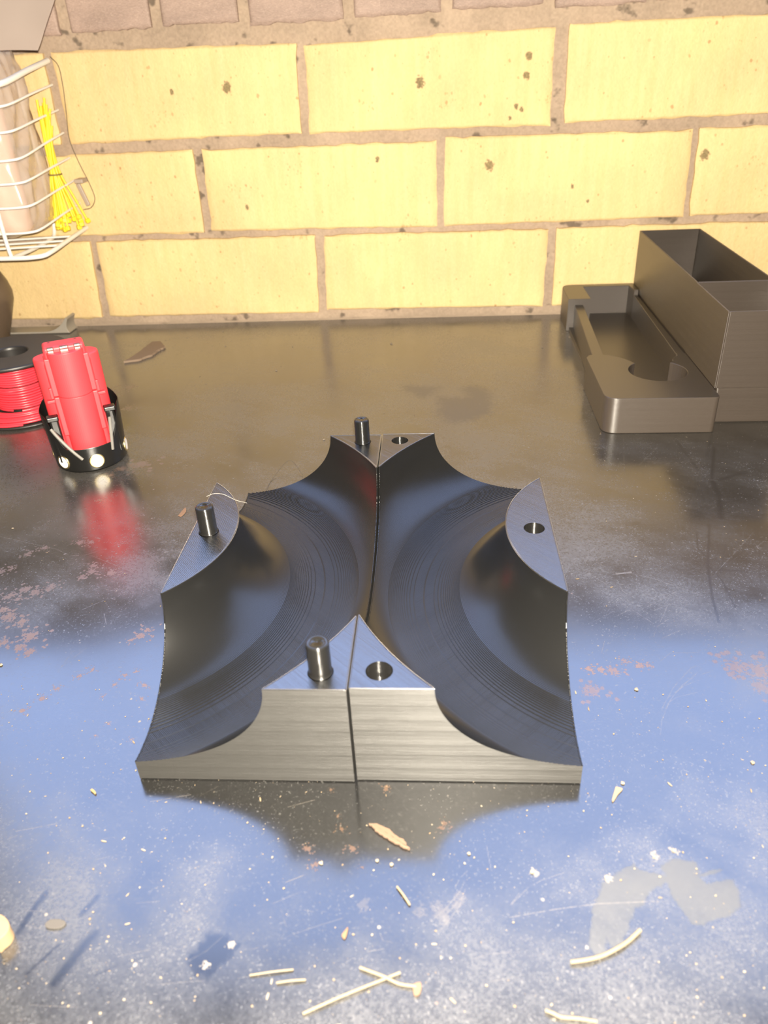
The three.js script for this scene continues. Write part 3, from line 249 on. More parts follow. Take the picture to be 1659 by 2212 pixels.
{ // two mirrored halves of a mould: blocks with the lower half of a ring-shaped channel cut in, layer by layer
  const w = 0.0859, Ln = 0.2131, h = Ln / 2, H = 0.049, c = 0.0464, R = 0.1075, r = 0.0398, LAY = 0.0003;
  // profile of the channel: list of strips [rho0, y0, rho1, y1, kind]
  const yAt = (p) => H - Math.sqrt(Math.max(0, r * r - (p - R) * (p - R)));
  const rhoC = Math.hypot(c, h), rhoI = w + c, bottom = H - r;
  function half() {
    const side = []; // going outward from R to R + r
    const lay = Math.round(r / LAY);
    const sAt = (y) => Math.sqrt(Math.max(0, r * r - (H - y) * (H - y)));
    let s0 = 0; for (let k = 0; k < lay; k++) {
      const y0 = bottom + k * LAY, y1 = bottom + (k + 1) * LAY, s1 = Math.min(r, sAt(y1)), d = s1 - s0;
      // each layer: a tread, then the shoulder of the next bead; shallow runs are true steps, steep ones only ribbed
      const D = Math.PI / 180, phi = Math.atan2(LAY, d), len = Math.hypot(d, LAY), a1 = Math.max(0.02, phi - (22 - 11 * sm(18 * D, 45 * D, phi)) * D), a2 = Math.max(75 * D, Math.min(phi + 14 * D, 89 * D)), d1 = phi - a1, d2 = Math.max(0.5 * D, a2 - phi), l1 = len * Math.sin(d2) / Math.sin(d1 + d2);
      const ms = s0 + l1 * Math.cos(a1), my = y0 + l1 * Math.sin(a1); const wide = l1 > 0.00055; // room for the perimeter bead of the layer to stand proud of its fill
      if (wide) side.push([s0, y0, s0 + 0.0001, y0 + 0.00005, 0], [s0 + 0.0001, y0 + 0.00005, s0 + 0.00026, y0 + 0.00005, 0], [s0 + 0.00026, y0 + 0.00005, s0 + 0.00038, y0 - 0.00001, 0], [s0 + 0.00038, y0 - 0.00001, ms, my, 1]);
      else side.push([s0, y0, ms, my, 0]);
      side.push([ms, my, s1, y1, 0]);
      s0 = s1;
    }
    return side;
  }
  const hs = half(), strips = [];
  for (let i = hs.length - 1; i >= 0; i--) strips.push([R - hs[i][2], hs[i][3], R - hs[i][0], hs[i][1], hs[i][4]]);
  for (const q of hs) strips.push([R + q[0], q[1], R + q[2], q[3], q[4]]);
  // cut strips at the two rings where the outline changes course
  const cut = []; for (const q of strips) { let list = [q]; for (const b of [rhoC, rhoI]) list = list.flatMap((t) => (t[0] < b - 1e-7 && b + 1e-7 < t[2] ? (() => { const f = (b - t[0]) / (t[2] - t[0]), y = t[1] + (t[3] - t[1]) * f; return [[t[0], t[1], b, y, t[4]], [b, y, t[2], t[3], t[4]]]; })() : [t])); cut.push(...list); }
  const tMax = (p) => (p <= rhoC ? Math.acos(Math.min(1, c / p)) : Math.asin(Math.min(1, h / p))), tMin = (p) => (p > rhoI ? Math.acos(rhoI / p) : 0);
  function mould(side, pos, turn, label, pegs) {
    const t = thing('mould_half', label, 'mould half', pos, turn, 'two mirrored mould halves'), K = 44;
    // x of a point at distance d from the outer edge
    const X = (d) => side * (w - d);
    const P = [], N = [], U = [], A = [], B = [];
    for (const [p0, y0, p1, y1, kind] of cut) for (const sg of [-1, 1]) {
      const dl = Math.hypot(p1 - p0, y1 - y0), nr = -(y1 - y0) / dl, ny = (p1 - p0) / dl, k0 = P.length / 3;
      for (let i = 0; i <= K; i++) for (const [p, y] of [[p0, y0], [p1, y1]]) {
        const a0 = tMin(p), a1 = tMax(p), th = a0 + (a1 - a0) * i / K, d = p * Math.cos(th) - c, z = sg * p * Math.sin(th);
        P.push(X(d), y, z); N.push(-side * nr * Math.cos(th), ny, sg * nr * Math.sin(th)); U.push((d + z) * 0.707 / BEAD * 0.06, (d - z) * 0.707 / BEAD * 0.32);
      }
      for (let i = 0; i < K; i++) { const k = k0 + 2 * i, L = kind ? A : B; if (side * sg < 0) L.push(k, k + 1, k + 2, k + 1, k + 3, k + 2); else L.push(k, k + 2, k + 1, k + 1, k + 2, k + 3); }
    }
    part('channel', buildGeo(P, N, U, A.concat(B), [[0, A.length, 0], [A.length, B.length, 1]]), [blackTread, blackRib], t);
    // pads left standing at full height, with peg sockets in one half
    const arc = (rad, a0, a1, n) => { const o = []; for (let i = 0; i <= n; i++) { const a = a0 + (a1 - a0) * i / n; o.push([rad * Math.cos(a) - c, rad * Math.sin(a)]); } return o; };
    const ro = R + r, ri = R - r, tO = Math.acos(c / ri), a0 = Math.acos(rhoI / ro), a1 = Math.asin(h / ro);
    const pads = [[...arc(ri, -tO, tO, 40)], [...arc(ro, a0, a1, 30), [w, h]], [...arc(ro, -a0, -a1, 30), [w, -h]]];
    const holes = [[0.0085, 0], [w - 0.0103, 0.0975], [w - 0.0103, -0.0975]], hr = pegs ? 0 : [0.0049, 0.0051, 0.0049];
    pads.forEach((pts, n) => {
      const shp = new THREE.Shape(pts.map(([d, z]) => new THREE.Vector2(X(d), z)));
      if (!pegs) { const hp = new THREE.Path(); hp.absarc(X(holes[n][0]), holes[n][1], hr[n], 0, Math.PI * 2); shp.holes.push(hp); }
      const g = new THREE.ShapeGeometry(shp, 32), p = g.attributes.position, u = g.attributes.uv, no = g.attributes.normal;
      for (let i = 0; i < p.count; i++) { const x = p.getX(i), z = p.getY(i); p.setXYZ(i, x, H, z); no.setXYZ(i, 0, 1, 0); u.setXY(i, (x + z) * 0.707 / BEAD * 0.06, (x - z) * 0.707 / BEAD * 0.3); }
      const ix = g.index.array; for (let i = 0; i < ix.length; i += 3) { const q = ix[i]; ix[i] = ix[i + 1]; ix[i + 1] = q; }
      const pad = part('pad', g, blackHatch, t);
      // raised bead round the rim of the pad
      const rim = bentTube([...pts, pts[0]].map(([d, z]) => [X(d) - side * (n ? 0 : 0.0002), H - 0.00014, z]), 0.0003, 220, 6); part('rim', rim, blackPlain, pad);
      if (!pegs) { const [d, z] = holes[n]; const cy = beadUV(new THREE.CylinderGeometry(hr[n], hr[n], 0.017, 40, 1, true)); cy.translate(X(d), H - 0.0085, z); const bt = new THREE.CircleGeometry(hr[n], 32).rotateX(-Math.PI / 2).translate(X(d), H - 0.017, z); part('socket', mergeGeometries([cy, bt]), blackGloss, pad); }
    });
    if (pegs) for (const [d, z] of holes) {
      const R0 = 0.0043, hp = 0.0145, pr = [[0, 0], [R0 + 0.0006, 0], [R0 + 0.0002, 0.0004], [R0, 0.001], [R0, hp - 0.0008], [R0 - 0.00025, hp - 0.0003], [R0 - 0.0008, hp], [R0 * 0.55, hp - 0.00015], [0, hp - 0.0001]];
      const g = part('peg', beadUV(new THREE.LatheGeometry(pr.map(([a, b]) => new THREE.Vector2(a, b)), 40)), blackGloss, t); g.position.set(X(d), H, z);
    }
    // side walls down to a bottom edge eased by half a millimetre
    const wallsP = [], wallsN = [], wallsU = [], wallsI = [];
    const prof = (rho) => { for (const q of cut) if (rho >= q[0] - 1e-9 && rho <= q[2] + 1e-9) return q[1] + (q[3] - q[1]) * (q[2] > q[0] ? (rho - q[0]) / (q[2] - q[0]) : 0); return H; };
    function face(pts, n) { // pts: [x, y, z] along the top; wall down to the bench
      const low = 0.0006, k0 = wallsP.length / 3; let s = 0;
      pts.forEach((q, i) => { if (i) s += Math.hypot(q[0] - pts[i - 1][0], q[2] - pts[i - 1][2]); for (const [y, inn, nn] of [[q[1], 0, n], [low, 0, n], [low, 0, [n[0] * 0.7, -0.7, n[2] * 0.7]], [0, 0.0005, [n[0] * 0.7, -0.7, n[2] * 0.7]]]) { wallsP.push(q[0] - n[0] * inn, y, q[2] - n[2] * inn); wallsN.push(...nn); wallsU.push(s / BEAD * 0.06, y / BEAD); } });
      for (let i = 0; i + 1 < pts.length; i++) for (const a of [0, 2]) { const k = k0 + 4 * i + a; wallsI.push(k, k + 1, k + 4, k + 1, k + 5, k + 4); } }
    const list = []; for (const q of cut) list.push([q[0], q[1]], [q[2], q[3]]);
    for (const sg of [-1, 1]) {
      const f = []; for (const [p, y] of list) if (p >= rhoC - 1e-9) f.push([X(Math.sqrt(Math.max(0, p * p - h * h)) - c), y, sg * h]); f.push([X(w), H, sg * h]); face(f, [0, 0, sg]);
      const o = []; for (const [p, y] of list) if (p <= rhoC + 1e-9) o.push([X(0), y, sg * Math.sqrt(Math.max(0, p * p - c * c))]); o.unshift([X(0), H, 0]); face(o, [side, 0, 0]);
      const n = []; for (const [p, y] of list) if (p >= rhoI - 1e-9) n.push([X(w), y, sg * Math.sqrt(Math.max(0, p * p - rhoI * rhoI))]); n.push([X(w), H, sg * h]); face(n, [-side, 0, 0]);
    }
    for (const [d0, k0, lo] of [[0, c, false], [w, rhoI, true]]) { // proud bead of plastic along the cut edge
      const q = []; for (const [p, y] of list) if (lo ? p >= k0 - 1e-9 : p <= rhoC + 1e-9 && p >= k0) q.push([X(d0 + (lo ? -0.0002 : 0.0002)), y, Math.sqrt(Math.max(0, p * p - k0 * k0))]);
      q.sort((a, b) => a[2] - b[2]); const all = [...q.map(([a, b, e]) => [a, b, -e]).reverse(), ...q].filter((v, i, l) => !i || Math.hypot(v[0] - l[i - 1][0], v[1] - l[i - 1][1], v[2] - l[i - 1][2]) > 1e-5);
      if (lo) part('edge_bead', bentTube(all, 0.00032, 400, 6), blackRib, t); else for (const sg of [-1, 1]) part('edge_bead', bentTube(q.filter((v, i, l) => !i || Math.hypot(v[1] - l[i - 1][1], v[2] - l[i - 1][2]) > 1e-5).map(([a, b, e]) => [a, b, sg * e]), 0.00032, 250, 6), blackRib, t);
    }
    part('side_wall', buildGeo(wallsP, wallsN, wallsU, wallsI), blackLined, t);
    part('base', new THREE.PlaneGeometry(w - 0.001, Ln - 0.001).rotateX(Math.PI / 2).translate(X(w / 2), 0.0001, 0), blackPlain, t);
    return t;
  }
  mould(-1, [0.4688, 0, 0.5047], 0.0103, 'black printed mould half with three round pegs standing on its pads', true);
  mould(1, [0.4699, 0, 0.5038], 0.0096, 'black printed mould half with three round peg sockets in its pads', false);
}

// ---------------------------------------------------------------- printed tray and bins on the right
{
  const beadsMetre = layerNormals.clone(); beadsMetre.repeat.set(0.4 / BEAD, 1 / BEAD); beadsMetre.needsUpdate = true;
  const tm = new THREE.MeshPhysicalMaterial({ color: lin(0.05, 0.039, 0.031), roughness: 0.34, ior: 1.65, normalMap: beadsMetre, normalScale: new THREE.Vector2(0.6, 0.6) });
  const tl = new THREE.MeshPhysicalMaterial({ color: lin(0.048, 0.0375, 0.03), roughness: 0.34, ior: 1.65, normalMap: layerNormals, normalScale: new THREE.Vector2(0.8, 0.8) });
  const tc = new THREE.MeshPhysicalMaterial({ color: lin(0.03, 0.024, 0.019), roughness: 0.3, ior: 1.7 });
  const t = thing('tray', 'low black printed tray with a round finger scoop, waisted on its open side', 'tray', [0, 0, 0]);
  const path = (pts) => { const s = new THREE.Shape(); pts.forEach(([x, z, cx, cz], i) => (i === 0 ? s.moveTo(x, -z) : cx === undefined ? s.lineTo(x, -z) : s.quadraticCurveTo(cx, -cz, x, -z))); s.closePath(); return s; };
  const ex = (shape, y0, y1, bev = 0.0005) => { const g = new THREE.ExtrudeGeometry(shape, { depth: y1 - y0 - 2 * bev, bevelEnabled: bev > 0, bevelThickness: bev, bevelSize: bev, bevelOffset: -bev, bevelSegments: 2, curveSegments: 28 }); g.rotateX(-Math.PI / 2); g.translate(0, y0 + bev, 0); return g; };
  const HT = 0.0273, xl = 0.6195, xr = 0.6985, zf = 0.2972, zb = 0.0045;
  // floor of the tray
  part('floor_plate', ex(path([[xl + 0.009, zb + 0.004], [xr - 0.001, zb + 0.004], [xr - 0.001, zf - 0.004], [xl + 0.009, zf - 0.004]]), 0.0001, 0.004, 0), [tc, tm], t);
  // front block with the scoop
  const cx = 0.668, cz = 0.243, rad = 0.0215, zs = 0.205;
  const s = new THREE.Shape(); s.moveTo(xl, -(zs + 0.006)); s.lineTo(xl, -(zf - 0.011)); s.quadraticCurveTo(xl, -zf, xl + 0.011, -zf); s.lineTo(xr - 0.004, -zf); s.quadraticCurveTo(xr, -zf, xr, -(zf - 0.004)); s.lineTo(xr, -zs); s.lineTo(0.6915, -zs); s.lineTo(0.6905, -(zs + 0.006));
  s.quadraticCurveTo(0.684, -(zs + 0.012), 0.6845, -(zs + 0.017));
  { const a0 = Math.atan2(-(zs + 0.017) + cz, 0.6845 - cx), a1 = Math.atan2(-(zs + 0.017) + cz, 0.651 - cx); for (let i = 0; i <= 36; i++) { const a = a0 + (a1 - Math.PI * 2 - a0) * i / 36; s.lineTo(cx + rad * Math.cos(a), -cz + rad * Math.sin(a)); } }
  s.quadraticCurveTo(0.651, -(zs + 0.01), 0.641, -(zs + 0.0035)); s.lineTo(0.6345, -zs); s.lineTo(0.6225, -zs); s.closePath();
  part('front_block', ex(s, 0.0002, HT), [tc, tm], t);
  part('rail', ex(path([[0.6255, zs - 0.0005], [0.6325, 0.0575], [0.6405, 0.0575], [0.6345, zs - 0.0005]]), 0.0002, HT - 0.0012), [tc, tm], t);
  part('rail', ex(path([[0.6915, zs - 0.0005], [0.6945, 0.03], [xr, 0.03], [xr, zs - 0.0005]]), 0.0002, HT - 0.001), [tc, tm], t);
  part('back_block', ex(path([[xl + 0.0065, 0.0585], [xl + 0.0065, zb + 0.012], [xl + 0.0185, zb, xl + 0.0065, zb], [xr, zb], [xr, 0.0305], [0.6945, 0.0305], [0.6925, 0.0135], [0.647, 0.0135], [0.6475, 0.0585]]), 0.0002, 0.0318), [tc, tm], t);
  const bin = (label, x0, x1, z0, z1, y0, y1, wall = 0.0012, lined = tl) => {
    const b = thing('bin', label, 'bin', [(x0 + x1) / 2, y0, (z0 + z1) / 2]); const hx = (x1 - x0) / 2, hz = (z1 - z0) / 2, hh = y1 - y0;
    const wallGeo = (a0, a1, b0, b1) => { const g = new RoundedBoxGeometry(a1 - a0, hh, b1 - b0, 2, 0.0004); g.translate((a0 + a1) / 2, hh / 2, (b0 + b1) / 2); const p = g.attributes.position, n = g.attributes.normal, u = g.attributes.uv; for (let i = 0; i < p.count; i++) u.setXY(i, (Math.abs(n.getX(i)) > 0.5 ? p.getZ(i) : p.getX(i)) / BEAD * 0.4, (Math.abs(n.getY(i)) > 0.6 ? p.getZ(i) : p.getY(i)) / BEAD); return g; };
    part('side_panel', wallGeo(-hx, -hx + wall, -hz, hz), lined, b); part('side_panel', wallGeo(hx - wall, hx, -hz, hz), lined, b);
    part('end_panel', wallGeo(-hx + wall, hx - wall, hz - wall, hz), lined, b); part('end_panel', wallGeo(-hx + wall, hx - wall, -hz, -hz + wall), lined, b);
    part('bottom', box(-hx + wall, hx - wall, 0, wall, -hz + wall, hz - wall), tm, b); return b; };
  const bx0 = 0.6985, bx1 = 0.7575;
  // a second closed tray carries the bins
  const base = single('base_block', new RoundedBoxGeometry(0.0575, 0.0271, 0.276, 3, 0.0015).translate(0.7287 + 0.0005, 0.01365, 0.1425), tl, 'plain black printed block under the bins beside the tray', 'block');
  bin('long deep black printed bin reaching back to the brick wall', bx0 + 0.0006, bx1, 0.004, 0.2028, 0.0274, 0.083);
  bin('short square black printed bin standing before the long bin', bx0, bx1, 0.2034, 0.2812, 0.0274, 0.083);
}

// ---------------------------------------------------------------- red battery in its black holder
const red = new THREE.MeshPhysicalMaterial({ color: lin(0.76, 0.042, 0.052), roughness: 0.48, ior: 1.5 });
{
  const yaw = 0.49, C = [0.2487, 0, 0.327];
  const b = thing('battery', 'red cordless tool battery standing in a black holder', 'battery', [C[0], 0, C[2]], yaw);
  // plan in local x (right), z (toward the viewer)
  const lobe = (x, z, r, y0, y1, bev = 0.0012) => { const pr = [[0, y0], [r - bev, y0], [r, y0 + bev], [r, y1 - bev], [r - bev * 0.3, y1 - bev * 0.3], [r - bev, y1], [0, y1]]; return new THREE.LatheGeometry(pr.map(([a, y]) => new THREE.Vector2(a, y)), 48).translate(x, 0, z); };
  const core = [lobe(-0.0117, -0.0062, 0.0097, 0.0045, 0.0775), lobe(0.0117, -0.0062, 0.0097, 0.0045, 0.0775), lobe(0, 0.0075, 0.0112, 0.004, 0.0845), new RoundedBoxGeometry(0.03, 0.0715, 0.016, 3, 0.002).translate(0, 0.0403, -0.003)];
  part('case', mergeGeometries(core.map((g) => g.index ? g.toNonIndexed() : g)), red, b);
  // front shell over the centre cell: upper and lower halves with a seam between
  const shell = (r, half, y0, y1, z, th) => { const s = new THREE.Shape(); const n = 24; for (let i = 0; i <= n; i++) { const a = -half + 2 * half * i / n; s[i ? 'lineTo' : 'moveTo'](r * Math.sin(a), -(z + r * Math.cos(a))); } for (let i = n; i >= 0; i--) { const a = -half + 2 * half * i / n; s.lineTo((r - th) * Math.sin(a), -(z + (r - th) * Math.cos(a))); } s.closePath(); const g = new THREE.ExtrudeGeometry(s, { depth: y1 - y0 - 0.0006, bevelEnabled: true, bevelSize: 0.0003, bevelThickness: 0.0003, bevelSegments: 2 }); g.rotateX(-Math.PI / 2).translate(0, y0 + 0.0003, 0); return g; };
  const wing = (sx, y0, y1) => new RoundedBoxGeometry(0.0042, y1 - y0, 0.011, 3, 0.0009).translate(sx * 0.0122, (y0 + y1) / 2, 0.0068);
  part('upper_shell', mergeGeometries([shell(0.0118, 1.25, 0.0546, 0.0848, 0.0075, 0.003), wing(-1, 0.0546, 0.081), wing(1, 0.0546, 0.081)].map((g) => g.index ? g.toNonIndexed() : g)), red, b);
  part('lower_shell', mergeGeometries([shell(0.0119, 1.25, 0.0095, 0.0541, 0.0075, 0.003), wing(-1, 0.0255, 0.0541), wing(1, 0.0255, 0.0541)].map((g) => g.index ? g.toNonIndexed() : g)), red, b);
  const cap = part('terminal_block', new RoundedBoxGeometry(0.0265, 0.0175, 0.0155, 4, 0.0022).translate(0, 0.0795, 0.0035), red, b);
  const front = new THREE.CylinderGeometry(0.0122, 0.0125, 0.012, 40, 1, false, -1.0, 2.0);
  const metal = new THREE.MeshStandardMaterial({ color: lin(0.4, 0.37, 0.33), roughness: 0.45, metalness: 1 }), slotShade = new THREE.MeshStandardMaterial({ color: lin(0.12, 0.01, 0.01), roughness: 0.6 });  // dark red plates paint the shade inside slots and pinholes; nothing is cut
  for (const [x, z, s] of [[-0.0085, 0.0112, 0.0032], [0, 0.0113, 0.0046], [0.0085, 0.0112, 0.0032]]) { part('contact_slot_shade', new THREE.BoxGeometry(s + 0.0012, 0.0062, 0.0006).translate(x, 0.0852, z - 0.0001), slotShade, cap); part('contact', mergeGeometries([new THREE.CylinderGeometry(0.0013, 0.0013, s, 14).rotateZ(Math.PI / 2).translate(x, 0.0868, z - 0.0002), new THREE.BoxGeometry(s, 0.004, 0.0006).translate(x, 0.0845, z + 0.0003)].map((g) => g.toNonIndexed())), metal, cap, 'bare metal contact'); }
  for (const x of [-0.0085, 0.0085]) part('pinhole_shade', new THREE.BoxGeometry(0.0016, 0.0004, 0.0014).translate(x, 0.0883, 0.0005), slotShade, cap);
  for (const sx of [-1, 1]) part('latch', mergeGeometries([new RoundedBoxGeometry(0.006, 0.0022, 0.004, 2, 0.0006).translate(sx * 0.0165, 0.049, 0.003), new RoundedBoxGeometry(0.0022, 0.008, 0.003, 2, 0.0006).translate(sx * 0.0152, 0.0545, 0.003)]), red, b);

  // holder: a cup cut low in front, with round magnets let into its wall
  const hm = new THREE.MeshPhysicalMaterial({ color: lin(0.008, 0.0078, 0.0075), roughness: 0.3, ior: 1.5 });
  const t = thing('battery_holder', 'black plastic battery holder cup with round white discs in its wall', 'battery holder', [C[0], 0, C[2]], yaw);
  const Ro = 0.0245, Ri = 0.0236, flare = (y) => 0.0022 * y / 0.0425, n = 120, P = [], I = [];
  const top = (a) => { a = Math.abs(a); return 0.0185 + (0.0425 - 0.0185) * sm(0.62, 1.25, a) + 0.004 * sm(1.6, 2.4, a); };
  for (let i = 0; i <= n; i++) { const a = -Math.PI + 2 * Math.PI * i / n, y = top(a), sx = Math.sin(a), cz = Math.cos(a); for (const [rr_, yy] of [[Ri, 0.0022], [Ri, y - 0.0006], [Ri + 0.0005, y], [Ro - 0.0005, y], [Ro, y - 0.0006], [Ro, 0.0016], [Ro - 0.001, 0.0002], [0, 0.0002]]) { const q = rr_ && rr_ + flare(yy); P.push(q * sx, yy, q * cz); } }
  for (let i = 0; i < n; i++) for (let k = 0; k < 7; k++) { const a = i * 8 + k, c = a + 8; I.push(a, c, a + 1, a + 1, c, c + 1); }
  const g = new THREE.BufferGeometry(); g.setAttribute('position', new THREE.Float32BufferAttribute(P, 3)); g.setIndex(I); g.computeVertexNormals(); g.setAttribute('uv', new THREE.Float32BufferAttribute(new Array(P.length / 3 * 2).fill(0), 2));
  part('cup', g, hm, t);
  part('cup_floor', new THREE.CylinderGeometry(Ri + 0.0001, Ri + 0.0001, 0.0018, 48).translate(0, 0.0024, 0), hm, t);
  for (const sx of [-1, 1]) part('clip', mergeGeometries([new RoundedBoxGeometry(0.006, 0.034, 0.0045, 3, 0.0015).translate(sx * 0.0184, 0.024, 0.0132), new RoundedBoxGeometry(0.008, 0.0035, 0.0065, 3, 0.001).translate(sx * 0.0189, 0.0405, 0.0132)]), hm, t);
  const litEdge = new THREE.MeshStandardMaterial({ color: lin(0.17, 0.16, 0.145), roughness: 0.5 });  // black cut edges catching the light, painted as pale grey strips
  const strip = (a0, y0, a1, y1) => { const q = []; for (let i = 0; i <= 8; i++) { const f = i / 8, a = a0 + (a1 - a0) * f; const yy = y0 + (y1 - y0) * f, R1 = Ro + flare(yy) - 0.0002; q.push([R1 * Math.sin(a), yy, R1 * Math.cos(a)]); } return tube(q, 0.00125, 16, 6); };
  part('lit_edge_strip', strip(-0.98, 0.0335, -0.28, 0.011), litEdge, t, 'pale strip drawn for a lit cut edge'); part('lit_edge_strip', strip(0.72, 0.036, 0.6, 0.0125), litEdge, t, 'pale strip drawn for a lit cut edge');
  const disc = new THREE.MeshPhysicalMaterial({ color: lin(0.93, 0.92, 0.88), roughness: 0.25 }), ring = new THREE.MeshStandardMaterial({ color: lin(0.75, 0.6, 0.3), roughness: 0.35, metalness: 1 });
  for (const a of [-0.9, 0.08, 1.32, 2.3, 3.2, -1.85]) { const m = part('disc', new THREE.CylinderGeometry(0.0042, 0.0042, 0.0012, 32).rotateX(Math.PI / 2), disc, t, 'white disc'); m.position.set((Ro + 0.0003) * Math.sin(a), 0.0082, (Ro + 0.0003) * Math.cos(a)); m.rotation.y = a; const rg = part('ring', new THREE.TorusGeometry(0.0046, 0.0007, 10, 36), ring, m, 'brass ring'); }
}

// ---------------------------------------------------------------- spool of red wire
{
  const c = [0.1535, 0, 0.234], t = thing('wire_spool', 'black plastic spool wound with red insulated wire', 'wire spool', c);
  const bm = new THREE.MeshPhysicalMaterial({ color: lin(0.022, 0.02, 0.019), roughness: 0.4 });
  const fl = (y0, y1, r) => new THREE.LatheGeometry([[0.0132, y0], [r - 0.001, y0], [r, y0 + 0.0008], [r, y1 - 0.0008], [r - 0.0012, y1], [0.0148, y1 - 0.0003], [0.0132, y1 - 0.001], [0.0132, y0]].map(([a, b]) => new THREE.Vector2(a, b)), 80);
  part('flange', fl(0.0475, 0.0508, 0.0452), bm, t); part('flange', fl(0.0002, 0.0028, 0.0452), bm, t);
  part('hub', new THREE.CylinderGeometry(0.0138, 0.0138, 0.046, 48, 1, true).translate(0, 0.025, 0), bm, t);
  const wm = new THREE.MeshPhysicalMaterial({ color: lin(0.72, 0.04, 0.06), roughness: 0.32 });
  const q = [], turns = 19; for (let i = 0; i <= turns * 24; i++) { const a = i / 24 * Math.PI * 2, f = i / (turns * 24), rad = 0.0208 + 0.0008 * Math.sin(f * 9) + (f > 0.52 && f < 0.58 ? 0.0015 : 0); q.push(V(rad * Math.sin(a), 0.0462 - f * 0.0385, rad * Math.cos(a))); }
  part('wire_winding', new THREE.TubeGeometry(new THREE.CatmullRomCurve3(q), turns * 30, 0.00098, 8, false), wm, t);
  const l = []; for (let i = 0; i <= 8 * 24; i++) { const a = i / 24 * Math.PI * 2, f = i / 192; l.push(V((0.0265 + 0.0175 * f) * Math.sin(a + 0.4), 0.0088 - 0.0046 * f + 0.0005 * Math.sin(a * 0.7), (0.0265 + 0.0182 * f) * Math.cos(a + 0.4))); }
  part('loose_turns', new THREE.TubeGeometry(new THREE.CatmullRomCurve3(l), 400, 0.00105, 8, false), wm, t);
}

